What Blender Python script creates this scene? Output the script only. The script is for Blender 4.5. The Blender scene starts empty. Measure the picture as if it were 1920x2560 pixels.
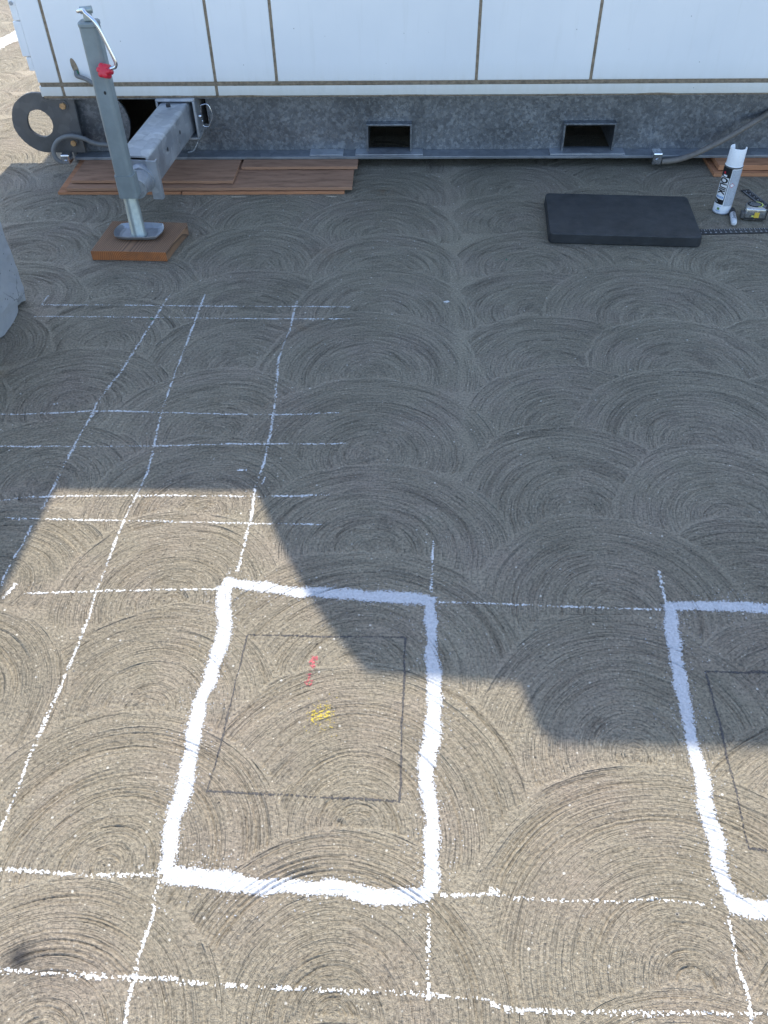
import bpy, bmesh, math, random
import numpy as np
from mathutils import Vector, Matrix

random.seed(7)
rng = np.random.default_rng(11)
scene = bpy.context.scene
COL = scene.collection

# ------------------------------------------------------------------ camera
PITCH, ROLL, YAW, F, CAMZ = math.radians(45.15), math.radians(-1.1), math.radians(-2.2), 2071.0, 1.5
_fw = np.array([math.sin(YAW) * math.cos(PITCH), math.cos(YAW) * math.cos(PITCH), -math.sin(PITCH)])
_rt = np.array([math.cos(YAW), -math.sin(YAW), 0.0])
_up = np.cross(_rt, _fw)
_r2 = math.cos(ROLL) * _rt + math.sin(ROLL) * _up
_u2 = -math.sin(ROLL) * _rt + math.cos(ROLL) * _up
cam_data = bpy.data.cameras.new('camera')
cam = bpy.data.objects.new('camera', cam_data)
COL.objects.link(cam)
cam.matrix_world = Matrix(((_r2[0], _u2[0], -_fw[0], 0), (_r2[1], _u2[1], -_fw[1], 0),
                           (_r2[2], _u2[2], -_fw[2], CAMZ), (0, 0, 0, 1)))
cam_data.sensor_fit = 'VERTICAL'
cam_data.sensor_height = 36.0
cam_data.lens = F / 2560.0 * 36.0
cam_data.clip_end = 2000.0
cam_data.clip_start = 0.02
scene.camera = cam

# ------------------------------------------------------------------ sky and sun
SUN_EL, SUN_X = math.radians(50.0), 0.055          # the sun stands behind the container
world = bpy.data.worlds.new('World')
scene.world = world
world.use_nodes = True
wn = world.node_tree
sky = wn.nodes.new('ShaderNodeTexSky')
sky.sky_type = 'NISHITA'
sky.sun_disc = False
sky.sun_elevation = SUN_EL
sky.sun_rotation = math.atan2(SUN_X, 1.0)
sky.air_density = 1.0
sky.dust_density = 1.0
sky.ozone_density = 1.0
bg = wn.nodes['Background']
bg.inputs['Strength'].default_value = 0.15
wn.links.new(sky.outputs[0], bg.inputs[0])
sun_dir = Vector((SUN_X, 1.0, 0.0)).normalized() * math.cos(SUN_EL) + Vector((0, 0, math.sin(SUN_EL)))
sl = bpy.data.lights.new('sun', 'SUN')
sl.energy = 2.75
sl.angle = math.radians(0.40)
sl.color = (1.0, 0.915, 0.77)
so = bpy.data.objects.new('sun', sl)
COL.objects.link(so)
so.rotation_euler = sun_dir.to_track_quat('Z', 'Y').to_euler()
so.location = (0.5, 8, 10)
scene.view_settings.view_transform = 'Standard'
scene.view_settings.look = 'None'
scene.view_settings.exposure = 1.5
scene.view_settings.gamma = 1.0
scene.view_settings.use_curve_mapping = False

# ------------------------------------------------------------------ pixel -> place
def _ray(x, y):
    return _r2 * (x - 960) / F + _u2 * (1280 - y) / F + _fw
def gz(x, y, z=0.0):
    d = _ray(x, y); t = (z - CAMZ) / d[2]
    return Vector((d[0] * t, d[1] * t, z))
def gy(x, y, Y):
    d = _ray(x, y); t = Y / d[1]
    return Vector((d[0] * t, Y, CAMZ + d[2] * t))

# ------------------------------------------------------------------ materials
def new_mat(name):
    m = bpy.data.materials.new(name)
    m.use_nodes = True
    nt = m.node_tree
    return m, nt, nt.nodes['Principled BSDF']
def N(nt, typ, **kw):
    n = nt.nodes.new(typ)
    for k, v in kw.items():
        if k in n.inputs:
            n.inputs[k].default_value = v
        else:
            setattr(n, k, v)
    return n
def ramp(nt, stops, src):
    r = nt.nodes.new('ShaderNodeValToRGB')
    el = r.color_ramp.elements
    while len(el) < len(stops):
        el.new(0.5)
    for e, (p, c) in zip(el, stops):
        e.position = p
        e.color = (c[0], c[1], c[2], 1) if hasattr(c, '__len__') else (c, c, c, 1)
    nt.links.new(src, r.inputs[0])
    return r.outputs[0]
def mixc(nt, fac, a, b, mode='MIX'):
    m = nt.nodes.new('ShaderNodeMix')
    m.data_type = 'RGBA'
    m.blend_type = mode
    for i, v in ((0, fac), (6, a), (7, b)):
        if hasattr(v, 'is_linked') or hasattr(v, 'links'):
            nt.links.new(v, m.inputs[i])
        elif i == 0:
            m.inputs[0].default_value = v
        else:
            m.inputs[i].default_value = (v[0], v[1], v[2], 1)
    return m.outputs[2]
def coords(nt, scale=None, kind='Object'):
    tc = nt.nodes.new('ShaderNodeTexCoord')
    if scale is None:
        return tc.outputs[kind]
    mp = nt.nodes.new('ShaderNodeMapping')
    mp.inputs['Scale'].default_value = scale
    nt.links.new(tc.outputs[kind], mp.inputs[0])
    return mp.outputs[0]
def noise(nt, vec, scale, detail=3.0, rough=0.55):
    n = N(nt, 'ShaderNodeTexNoise', Scale=scale, Detail=detail, Roughness=rough)
    nt.links.new(vec, n.inputs['Vector'])
    return n.outputs[0]
def bump(nt, p, height, strength, dist):
    b = N(nt, 'ShaderNodeBump', Strength=strength, Distance=dist)
    nt.links.new(height, b.inputs['Height'])
    nt.links.new(b.outputs[0], p.inputs['Normal'])
def simple(name, col, rough=0.5, metal=0.0, var=0.12, scale=30.0, bmp=0.0, spec=0.5):
    """plain surface with mottling, so that nothing reads as one flat tone"""
    m, nt, p = new_mat(name)
    v = coords(nt)
    n = noise(nt, v, scale, 5.0, 0.6)
    c = ramp(nt, [(0.3, [x * (1 - var) for x in col]), (0.7, [min(1, x * (1 + var)) for x in col])], n)
    nt.links.new(c, p.inputs['Base Color'])
    rr = ramp(nt, [(0.3, max(0.02, rough - 0.08)), (0.7, min(1, rough + 0.08))], noise(nt, v, scale * 2.3))
    nt.links.new(rr, p.inputs['Roughness'])
    p.inputs['Metallic'].default_value = metal
    p.inputs['Specular IOR Level'].default_value = spec
    if bmp:
        bump(nt, p, noise(nt, v, scale * 8, 3.0), bmp, 0.002)
    return m

def mat_concrete():
    m, nt, p = new_mat('swirl_finished_concrete')
    v = coords(nt)
    big = noise(nt, v, 1.3, 4.0, 0.6)
    c = ramp(nt, [(0.32, (0.258, 0.224, 0.166)), (0.68, (0.342, 0.298, 0.222))], big)
    pinkish = ramp(nt, [(0.45, 0.0), (0.7, 1.0)], noise(nt, v, 4.2, 3.0))
    c = mixc(nt, pinkish, c, (0.315, 0.264, 0.205))
    grain = noise(nt, v, 150.0, 4.0, 0.75)
    gcol = ramp(nt, [(0.37, 0.52), (0.5, 1.0), (0.64, 1.36)], grain)
    c = mixc(nt, 0.85, c, gcol, 'MULTIPLY')
    # pale and dark grains of sand showing in the paste
    vo = N(nt, 'ShaderNodeTexVoronoi', Scale=110.0, Randomness=1.0)
    nt.links.new(v, vo.inputs['Vector'])
    spot = ramp(nt, [(0.10, 1.0), (0.22, 0.0)], vo.outputs['Distance'])
    sep = N(nt, 'ShaderNodeSeparateColor'); nt.links.new(vo.outputs['Color'], sep.inputs[0])
    pale = ramp(nt, [(0.84, 0.0), (0.86, 1.0)], sep.outputs[0])
    dark = ramp(nt, [(0.88, 0.0), (0.90, 1.0)], sep.outputs[1])
    def mul(a, b):
        q = N(nt, 'ShaderNodeMath', operation='MULTIPLY')
        nt.links.new(a, q.inputs[0]); nt.links.new(b, q.inputs[1]); return q.outputs[0]
    c = mixc(nt, mul(spot, pale), c, (0.62, 0.58, 0.49))
    c = mixc(nt, mul(spot, dark), c, (0.10, 0.09, 0.08))
    vo2 = N(nt, 'ShaderNodeTexVoronoi', Scale=38.0, Randomness=1.0)
    nt.links.new(v, vo2.inputs['Vector'])
    sp2 = N(nt, 'ShaderNodeSeparateColor'); nt.links.new(vo2.outputs['Color'], sp2.inputs[0])
    c = mixc(nt, mul(ramp(nt, [(0.08, 1.0), (0.12, 0.0)], vo2.outputs['Distance']), ramp(nt, [(0.80, 0.0), (0.82, 1.0)], sp2.outputs[0])), c, (0.70, 0.66, 0.58))
    c = mixc(nt, mul(ramp(nt, [(0.06, 1.0), (0.11, 0.0)], vo2.outputs['Distance']), ramp(nt, [(0.86, 0.0), (0.88, 1.0)], sp2.outputs[1])), c, (0.06, 0.055, 0.05))
    # rusty stains and dark spots
    st = ramp(nt, [(0.66, 0.0), (0.74, 0.45)], noise(nt, v, 2.6, 5.0, 0.65))
    c = mixc(nt, st, c, (0.24, 0.185, 0.125))
    at = N(nt, 'ShaderNodeAttribute', attribute_name='dark_spot')
    c = mixc(nt, at.outputs['Fac'], c, (0.05, 0.048, 0.05))
    ar = N(nt, 'ShaderNodeAttribute', attribute_name='rust')
    c = mixc(nt, ar.outputs['Fac'], c, (0.20, 0.125, 0.06))
    nt.links.new(c, p.inputs['Base Color'])
    p.inputs['Roughness'].default_value = 0.7
    p.inputs['Specular IOR Level'].default_value = 0.3
    h2 = N(nt, 'ShaderNodeMath', operation='ADD')
    g1 = N(nt, 'ShaderNodeMath', operation='MULTIPLY'); g1.inputs[1].default_value = 2.8
    nt.links.new(noise(nt, v, 150.0, 5.0, 0.75), g1.inputs[0])
    nt.links.new(g1.outputs[0], h2.inputs[0])
    nt.links.new(noise(nt, v, 480.0, 2.0, 0.6), h2.inputs[1])
    # broom scratches: lines of equal distance from each stroke's centre, broken along the arc
    ar_ = N(nt, 'ShaderNodeAttribute', attribute_name='swirl_r')
    at_ = N(nt, 'ShaderNodeAttribute', attribute_name='swirl_t')
    as_ = N(nt, 'ShaderNodeAttribute', attribute_name='swirl_seed')
    aa_ = N(nt, 'ShaderNodeAttribute', attribute_name='swirl_amp')
    def scratch(freq, arc, lo, hi):
        w = N(nt, 'ShaderNodeMath', operation='MULTIPLY_ADD')
        nt.links.new(ar_.outputs['Fac'], w.inputs[0]); w.inputs[1].default_value = freq
        nt.links.new(as_.outputs['Fac'], w.inputs[2])
        t = N(nt, 'ShaderNodeMath', operation='MULTIPLY')
        nt.links.new(at_.outputs['Fac'], t.inputs[0]); t.inputs[1].default_value = arc
        cb_ = N(nt, 'ShaderNodeCombineXYZ')
        nt.links.new(w.outputs[0], cb_.inputs[0]); nt.links.new(t.outputs[0], cb_.inputs[1])
        nz = N(nt, 'ShaderNodeTexNoise', noise_dimensions='2D', Scale=1.0, Detail=1.5, Roughness=0.5)
        nt.links.new(cb_.outputs[0], nz.inputs['Vector'])
        return ramp(nt, [(lo, 1.0), (hi, 0.0)], nz.outputs[0])
    def madd(a, k, b):
        q = N(nt, 'ShaderNodeMath', operation='MULTIPLY_ADD')
        nt.links.new(a, q.inputs[0]); q.inputs[1].default_value = k; nt.links.new(b, q.inputs[2]); return q.outputs[0]
    sc = madd(scratch(640.0, 1.4, 0.585, 0.63), 0.3, scratch(310.0, 0.6, 0.595, 0.628))
    lvl = N(nt, 'ShaderNodeMath', operation='SUBTRACT'); nt.links.new(sc, lvl.inputs[0]); lvl.inputs[1].default_value = 1.3
    hh = madd(mul(lvl.outputs[0], aa_.outputs['Fac']), SCR, h2.outputs[0])
    bump(nt, p, hh, 1.0, 0.0026)
    return m
SCR = 8.0
def mat_galv(name, a, b, scale, rough=0.42, metal=0.75, streak=0.0):
    m, nt, p = new_mat(name)
    v = coords(nt)
    vo = N(nt, 'ShaderNodeTexVoronoi', Scale=scale, Randomness=1.0)
    dv = N(nt, 'ShaderNodeMix', data_type='VECTOR')
    dn = N(nt, 'ShaderNodeTexNoise', Scale=scale * 1.4, Detail=3.0)
    nt.links.new(v, dn.inputs['Vector'])
    dv.inputs[0].default_value = 0.025
    nt.links.new(v, dv.inputs[4]); nt.links.new(dn.outputs['Color'], dv.inputs[5])
    nt.links.new(dv.outputs[1], vo.inputs['Vector'])
    sep = N(nt, 'ShaderNodeSeparateColor'); nt.links.new(vo.outputs['Color'], sep.inputs[0])
    s = ramp(nt, [(0.52, a), (0.60, [(x + y) / 2 for x, y in zip(a, b)]), (0.72, b)], sep.outputs[0])
    cloud = ramp(nt, [(0.35, 0.72), (0.65, 1.1)], noise(nt, v, 5.0, 5.0, 0.65))
    c = mixc(nt, 1.0, s, cloud, 'MULTIPLY')
    dirt = ramp(nt, [(0.60, 0.0), (0.78, 0.6)], noise(nt, v, 9.0, 6.0, 0.7))
    c = mixc(nt, dirt, c, (0.13, 0.115, 0.09))
    nt.links.new(c, p.inputs['Base Color'])
    p.inputs['Metallic'].default_value = metal
    rr = ramp(nt, [(0.2, rough - 0.08), (0.8, rough + 0.12)], sep.outputs[1])
    nt.links.new(rr, p.inputs['Roughness'])
    bump(nt, p, noise(nt, v, 60.0, 4.0), 0.12, 0.002)
    return m
def mat_panel():
    m, nt, p = new_mat('white_coated_panel')
    v = coords(nt)
    base = ramp(nt, [(0.35, (0.81, 0.82, 0.83)), (0.65, (0.87, 0.87, 0.87))], noise(nt, v, 2.2, 4.0))
    # faint vertical run marks and grime
    vs = coords(nt, (9.0, 9.0, 0.7))
    runs = ramp(nt, [(0.55, 0.0), (0.85, 0.22)], noise(nt, vs, 3.0, 5.0, 0.7))
    c = mixc(nt, runs, base, (0.55, 0.54, 0.48))
    sepx = N(nt, 'ShaderNodeSeparateXYZ'); nt.links.new(v, sepx.inputs[0])
    # splash-back grime along the lowest few centimetres of the cladding, ragged in height
    zz = N(nt, 'ShaderNodeMath', operation='MULTIPLY_ADD')
    nt.links.new(noise(nt, vs, 6.0, 4.0), zz.inputs[0]); zz.inputs[1].default_value = 0.05
    nt.links.new(sepx.outputs[2], zz.inputs[2])
    low = ramp(nt, [(0.335, 0.55), (0.395, 0.12), (0.45, 0.0)], zz.outputs[0])
    c = mixc(nt, low, c, (0.50, 0.48, 0.38))
    specks = N(nt, 'ShaderNodeTexVoronoi', Scale=42.0, Randomness=1.0)
    nt.links.new(v, specks.inputs['Vector'])
    s2 = N(nt, 'ShaderNodeSeparateColor'); nt.links.new(specks.outputs['Color'], s2.inputs[0])
    k = N(nt, 'ShaderNodeMath', operation='MULTIPLY')
    nt.links.new(ramp(nt, [(0.05, 0.8), (0.10, 0.0)], specks.outputs['Distance']), k.inputs[0])
    nt.links.new(ramp(nt, [(0.95, 0.0), (0.96, 1.0)], s2.outputs[0]), k.inputs[1])
    c = mixc(nt, k.outputs[0], c, (0.22, 0.22, 0.2))
    nt.links.new(c, p.inputs['Base Color'])
    p.inputs['Roughness'].default_value = 0.38
    bump(nt, p, noise(nt, v, 3.0, 2.0), 0.10, 0.01)
    return m
def mat_plywood(name, tint):
    m, nt, p = new_mat(name)
    vv = coords(nt, (1.6, 7.0, 7.0))
    g = noise(nt, vv, 6.0, 7.0, 0.65)
    dk = [x * 0.58 for x in tint]; lt = [x * 1.25 for x in tint]
    face = ramp(nt, [(0.28, dk), (0.5, tint), (0.74, lt)], g)
    knots = N(nt, 'ShaderNodeTexVoronoi', Scale=3.2, Randomness=1.0)
    nt.links.new(coords(nt, (1.0, 2.6, 1.0)), knots.inputs['Vector'])
    face = mixc(nt, ramp(nt, [(0.03, 0.75), (0.10, 0.0)], knots.outputs['Distance']), face, [x * 0.3 for x in tint])
    # veneers: light and dark layers through the thickness, 12 mm boards
    v = coords(nt)
    sep = N(nt, 'ShaderNodeSeparateXYZ'); nt.links.new(v, sep.inputs[0])
    w = N(nt, 'ShaderNodeMath', operation='MULTIPLY_ADD')
    nt.links.new(sep.outputs[2], w.inputs[0]); w.inputs[1].default_value = 250.0
    nt.links.new(noise(nt, coords(nt, (2, 2, 2)), 8.0, 4.0), w.inputs[2])
    fr = N(nt, 'ShaderNodeMath', operation='FRACT'); nt.links.new(w.outputs[0], fr.inputs[0])
    edge = ramp(nt, [(0.0, [x * 0.28 for x in tint]), (0.30, [x * 0.55 for x in tint]),
                     (0.38, [min(.9, x * 1.8) for x in tint]), (0.9, [min(.9, x * 1.5) for x in tint]), (1.0, [x * 0.3 for x in tint])], fr.outputs[0])
    ge = N(nt, 'ShaderNodeNewGeometry')
    sn = N(nt, 'ShaderNodeSeparateXYZ'); nt.links.new(ge.outputs['True Normal'], sn.inputs[0])
    ab = N(nt, 'ShaderNodeMath', operation='ABSOLUTE'); nt.links.new(sn.outputs[2], ab.inputs[0])
    c = mixc(nt, ramp(nt, [(0.4, 0.0), (0.6, 1.0)], ab.outputs[0]), edge, face)
    nt.links.new(c, p.inputs['Base Color'])
    p.inputs['Roughness'].default_value = 0.85
    p.inputs['Specular IOR Level'].default_value = 0.15
    bump(nt, p, g, 0.35, 0.002)
    return m
def mat_lumber():
    m, nt, p = new_mat('sawn_lumber')
    v = coords(nt)
    # growth rings about a pith lying below the block, running along its length
    mp = N(nt, 'ShaderNodeMapping')
    mp.inputs['Location'].default_value = (-0.01, 0.0, 0.020)
    mp.inputs['Scale'].default_value = (1.0, 0.04, 1.0)
    nt.links.new(v, mp.inputs[0])
    dis = N(nt, 'ShaderNodeTexNoise', Scale=9.0, Detail=2.0)
    nt.links.new(mp.outputs[0], dis.inputs['Vector'])
    mx = N(nt, 'ShaderNodeMix', data_type='VECTOR'); mx.inputs[0].default_value = 0.012
    nt.links.new(mp.outputs[0], mx.inputs[4]); nt.links.new(dis.outputs['Color'], mx.inputs[5])
    wv = N(nt, 'ShaderNodeTexWave', wave_type='RINGS', rings_direction='Y', wave_profile='SAW', Scale=48.0, Distortion=0.6)
    nt.links.new(mx.outputs[1], wv.inputs['Vector'])
    endc = ramp(nt, [(0.0, (0.50, 0.20, 0.085)), (0.6, (0.44, 0.165, 0.06)), (0.95, (0.20, 0.06, 0.025))], wv.outputs[0])
    topc = ramp(nt, [(0.0, (0.32, 0.19, 0.115)), (0.55, (0.26, 0.15, 0.088)), (0.95, (0.09, 0.06, 0.045))], wv.outputs[0])
    ge = N(nt, 'ShaderNodeNewGeometry')
    sn = N(nt, 'ShaderNodeSeparateXYZ'); nt.links.new(ge.outputs['True Normal'], sn.inputs[0])
    ab = N(nt, 'ShaderNodeMath', operation='ABSOLUTE'); nt.links.new(sn.outputs[1], ab.inputs[0])
    c = mixc(nt, ramp(nt, [(0.5, 0.0), (0.7, 1.0)], ab.outputs[0]), topc, endc)
    c = mixc(nt, ramp(nt, [(0.4, 0.0), (0.7, 0.4)], noise(nt, coords(nt, (12, 2, 12)), 3.0, 5.0)), c, (0.13, 0.085, 0.06))
    nt.links.new(c, p.inputs['Base Color'])
    p.inputs['Roughness'].default_value = 0.85
    p.inputs['Specular IOR Level'].default_value = 0.15
    bump(nt, p, wv.outputs[0], 0.35, 0.0015)
    return m
def mat_print(name, back, ink, scale, thr):
    """small print too fine to read: rows of specks"""
    m, nt, p = new_mat(name)
    v = coords(nt)
    n = noise(nt, v, scale, 2.0, 0.8)
    c = ramp(nt, [(thr, back), (thr + 0.08, ink)], n)
    nt.links.new(c, p.inputs['Base Color'])
    p.inputs['Roughness'].default_value = 0.35
    return m
def mat_paint(name, col, rough=0.6):
    m, nt, p = new_mat(name)
    v = coords(nt)
    c = ramp(nt, [(0.32, [x * 0.74 for x in col]), (0.62, col)], noise(nt, v, 160.0, 3.0, 0.7))
    nt.links.new(c, p.inputs['Base Color'])
    p.inputs['Roughness'].default_value = rough
    bump(nt, p, noise(nt, v, 170.0, 4.0, 0.7), 0.8, 0.004)
    return m

M = dict(
    concrete=mat_concrete(),
    galv=mat_galv('spangled_galvanised_steel', (0.195, 0.21, 0.232), (0.29, 0.307, 0.33), 100.0),
    galv_smooth=mat_galv('galvanised_steel_tube', (0.40, 0.42, 0.45), (0.50, 0.52, 0.545), 22.0, 0.45, 0.6),
    flange=mat_galv('galvanised_flange', (0.25, 0.265, 0.285), (0.29, 0.305, 0.325), 30.0, 0.5, 0.6),
    mill=mat_galv('dark_mill_steel', (0.135, 0.131, 0.128), (0.155, 0.151, 0.147), 24.0, 0.6, 0.3),
    panel=mat_panel(),
    caulk=simple('dirty_joint_sealant', (0.25, 0.195, 0.135), 0.8, 0.0, 0.4, 60.0, 0.4),
    jack=simple('grey_painted_steel', (0.235, 0.27, 0.275), 0.42, 0.15, 0.10, 22.0, 0.05),
    jack_zinc=simple('zinc_plated_tube', (0.36, 0.40, 0.385), 0.38, 0.55, 0.15, 26.0, 0.05),
    chrome=simple('bright_zinc_rod', (0.72, 0.75, 0.80), 0.16, 1.0, 0.08, 40.0),
    brass=simple('yellow_zinc_bolt', (0.55, 0.34, 0.17), 0.45, 0.55, 0.25, 90.0),
    red=simple('red_plastic', (0.62, 0.02, 0.045), 0.35, 0.0, 0.10, 40.0),
    black=simple('black_plastic', (0.018, 0.018, 0.02), 0.45, 0.0, 0.2, 40.0),
    rubber=simple('black_rubber', (0.014, 0.016, 0.020), 0.5, 0.0, 0.55, 14.0, 0.25),
    hose=simple('grey_flexible_conduit', (0.17, 0.17, 0.165), 0.6, 0.0, 0.12, 50.0, 0.1),
    hose_brown=simple('brown_grey_flexible_conduit', (0.17, 0.15, 0.13), 0.6, 0.0, 0.15, 50.0, 0.1),
    ply=mat_plywood('weathered_plywood', (0.32, 0.182, 0.115)),
    ply_red=mat_plywood('reddish_plywood', (0.40, 0.19, 0.10)),
    lumber=mat_lumber(),
    block=None,
    white=simple('white_lacquered_can', (0.80, 0.81, 0.83), 0.3, 0.0, 0.03, 40.0),
    ink=simple('black_print', (0.014, 0.014, 0.016), 0.35, 0.0, 0.1, 40.0),
    blueink=simple('blue_print', (0.10, 0.30, 0.62), 0.4, 0.0, 0.1, 40.0),
    redink=simple('red_print', (0.60, 0.03, 0.05), 0.4, 0.0, 0.1, 40.0),
    greenink=simple('green_print', (0.12, 0.24, 0.05), 0.4, 0.0, 0.1, 40.0),
    smallprint=mat_print('small_print_panel', (0.46, 0.49, 0.54), (0.20, 0.21, 0.24), 420.0, 0.55),
    yellow=simple('yellow_sticker', (0.66, 0.46, 0.06), 0.45, 0.0, 0.1, 60.0),
    lime=simple('lime_print', (0.66, 0.72, 0.16), 0.45, 0.0, 0.1, 60.0),
    spray=mat_paint('white_marking_paint', (0.52, 0.53, 0.55)),
    chalk=mat_paint('white_chalk', (0.66, 0.66, 0.65), 0.9),
    pencil=mat_paint('dark_marker_line', (0.075, 0.07, 0.068), 0.8),
    redchalk=mat_paint('red_crayon', (0.46, 0.10, 0.11), 0.7),
    yellowpaint=mat_paint('yellow_marking_paint', (0.55, 0.42, 0.05), 0.7),
    road=mat_paint('road_marking_paint', (0.50, 0.49, 0.46), 0.7),
    leaf=simple('green_scrap', (0.03, 0.16, 0.09), 0.6, 0.0, 0.2, 90.0),
    splinter=simple('pale_wood_splinter', (0.55, 0.46, 0.36), 0.7, 0.0, 0.2, 90.0),
    tapechrome=simple('satin_chrome_case', (0.50, 0.50, 0.50), 0.22, 0.9, 0.10, 40.0),
    tapedark=simple('dark_tape_label', (0.02, 0.023, 0.026), 0.7, 0.0, 0.2, 90.0, 0.0, 0.15),
    greycap=simple('grey_marker_barrel', (0.62, 0.63, 0.65), 0.4, 0.0, 0.08, 40.0),
)
def mat_block():
    m, nt, p = new_mat('cast_concrete_block')
    v = coords(nt)
    c = ramp(nt, [(0.3, (0.30, 0.31, 0.325)), (0.7, (0.40, 0.405, 0.41))], noise(nt, v, 7.0, 6.0, 0.65))
    vo = N(nt, 'ShaderNodeTexVoronoi', Scale=60.0, Randomness=1.0)
    nt.links.new(v, vo.inputs['Vector'])
    s = N(nt, 'ShaderNodeSeparateColor'); nt.links.new(vo.outputs['Color'], s.inputs[0])
    k = N(nt, 'ShaderNodeMath', operation='MULTIPLY')
    nt.links.new(ramp(nt, [(0.10, 1.0), (0.20, 0.0)], vo.outputs['Distance']), k.inputs[0])
    nt.links.new(ramp(nt, [(0.90, 0.0), (0.92, 1.0)], s.outputs[0]), k.inputs[1])
    c = mixc(nt, k.outputs[0], c, (0.12, 0.12, 0.12))
    # a hairline crack near the broken corner
    cr = N(nt, 'ShaderNodeTexVoronoi', feature='DISTANCE_TO_EDGE', Scale=5.5, Randomness=1.0)
    dn = N(nt, 'ShaderNodeTexNoise', Scale=22.0, Detail=4.0); nt.links.new(v, dn.inputs['Vector'])
    mx = N(nt, 'ShaderNodeMix', data_type='VECTOR'); mx.inputs[0].default_value = 0.06
    nt.links.new(v, mx.inputs[4]); nt.links.new(dn.outputs['Color'], mx.inputs[5])
    nt.links.new(mx.outputs[1], cr.inputs['Vector'])
    sz = N(nt, 'ShaderNodeSeparateXYZ'); nt.links.new(v, sz.inputs[0])
    near = ramp(nt, [(0.07, 0.75), (0.13, 0.0)], sz.outputs[2])
    k2 = N(nt, 'ShaderNodeMath', operation='MULTIPLY')
    nt.links.new(ramp(nt, [(0.006, 1.0), (0.014, 0.0)], cr.outputs['Distance']), k2.inputs[0]); nt.links.new(near, k2.inputs[1])
    c = mixc(nt, k2.outputs[0], c, (0.10, 0.10, 0.11))
    nt.links.new(c, p.inputs['Base Color'])
    p.inputs['Roughness'].default_value = 0.85
    bump(nt, p, noise(nt, v, 120.0, 5.0, 0.7), 0.5, 0.002)
    return m
M['block'] = mat_block()
def mat_rubber():
    m, nt, p = new_mat('scuffed_black_rubber')
    v = coords(nt)
    c = ramp(nt, [(0.35, (0.012, 0.014, 0.017)), (0.7, (0.028, 0.031, 0.036))], noise(nt, v, 16.0, 6.0, 0.7))
    sc = ramp(nt, [(0.60, 0.0), (0.80, 0.5)], noise(nt, coords(nt, (1.0, 6.0, 6.0)), 9.0, 8.0, 0.75))
    c = mixc(nt, sc, c, (0.11, 0.115, 0.12))
    nt.links.new(c, p.inputs['Base Color'])
    nt.links.new(ramp(nt, [(0.3, 0.42), (0.7, 0.62)], noise(nt, v, 25.0, 5.0)), p.inputs['Roughness'])
    bump(nt, p, noise(nt, v, 140.0, 5.0, 0.7), 0.35, 0.002)
    return m
M['rubber'] = mat_rubber()

# ------------------------------------------------------------------ object helpers
def obj(name, bm, mat, parent=None, smooth=False, loc=None, rz=0.0):
    me = bpy.data.meshes.new(name)
    bm.normal_update()
    bm.to_mesh(me); bm.free()
    if smooth:
        for f in me.polygons: f.use_smooth = True
    me.materials.append(M[mat] if isinstance(mat, str) else mat)
    o = bpy.data.objects.new(name, me)
    COL.objects.link(o)
    if parent is not None: o.parent = parent
    if loc is not None: o.location = loc
    if rz: o.rotation_euler = (0, 0, rz)
    return o
def thing(name, label, cat, loc=(0, 0, 0), rz=0.0, group=None):
    o = bpy.data.objects.new(name, None)
    o.empty_display_size = 0.05
    COL.objects.link(o)
    o.location = loc; o.rotation_euler = (0, 0, rz)
    return tag(o, label, cat, group)
def tag(o, label, cat, group=None):
    o['label'] = label; o['category'] = cat
    if group: o['group'] = group
    return o
def box(bm, x0, x1, y0, y1, z0, z1, bev=0.0, seg=2, mtx=None):
    r = bmesh.ops.create_cube(bm, size=1.0)
    vs = r['verts']
    for v in vs:
        v.co = Vector(((x0 + x1) / 2 + v.co.x * (x1 - x0), (y0 + y1) / 2 + v.co.y * (y1 - y0), (z0 + z1) / 2 + v.co.z * (z1 - z0)))
        if mtx is not None: v.co = mtx @ v.co
    if bev:
        es = list({e for v in vs for e in v.link_edges})
        bmesh.ops.bevel(bm, geom=es, offset=bev, segments=seg, affect='EDGES', profile=0.5)
    return bm
def boxm(*a, **k):
    return box(bmesh.new(), *a, **k)
def tube(bm, pts, r, seg=10, caps=True, ribs=None):
    """a round rod along a list of points"""
    P = [Vector(p) for p in pts]
    n = len(P); rings = []
    up = Vector((0, 0, 1))
    prev = None
    for i, p in enumerate(P):
        t = (P[min(i + 1, n - 1)] - P[max(i - 1, 0)]).normalized()
        if prev is None:
            a = t.cross(up)
            if a.length < 1e-4: a = t.cross(Vector((1, 0, 0)))
            a.normalize()
        else:
            a = (prev - t * prev.dot(t)).normalized()
        prev = a
        b = t.cross(a)
        rr = r[i] if hasattr(r, '__len__') else r
        if ribs: rr *= 1 + ribs * (i % 2)
        rings.append([bm.verts.new(p + (a * math.cos(2 * math.pi * k / seg) + b * math.sin(2 * math.pi * k / seg)) * rr) for k in range(seg)])
    for i in range(n - 1):
        for k in range(seg):
            bm.faces.new((rings[i][k], rings[i][(k + 1) % seg], rings[i + 1][(k + 1) % seg], rings[i + 1][k]))
    if caps:
        bm.faces.new(rings[0][::-1]); bm.faces.new(rings[-1])
    bmesh.ops.recalc_face_normals(bm, faces=bm.faces[:])
    return bm
def spline(pts, n=8):
    """Catmull-Rom through points"""
    P = [Vector(p) for p in pts]; out = []
    for i in range(len(P) - 1):
        p0, p1, p2, p3 = P[max(i - 1, 0)], P[i], P[i + 1], P[min(i + 2, len(P) - 1)]
        for k in range(n):
            t = k / n
            out.append(0.5 * ((2 * p1) + (p2 - p0) * t + (2 * p0 - 5 * p1 + 4 * p2 - p3) * t * t + (3 * p1 - p0 - 3 * p2 + p3) * t ** 3))
    out.append(P[-1])
    return out
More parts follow.
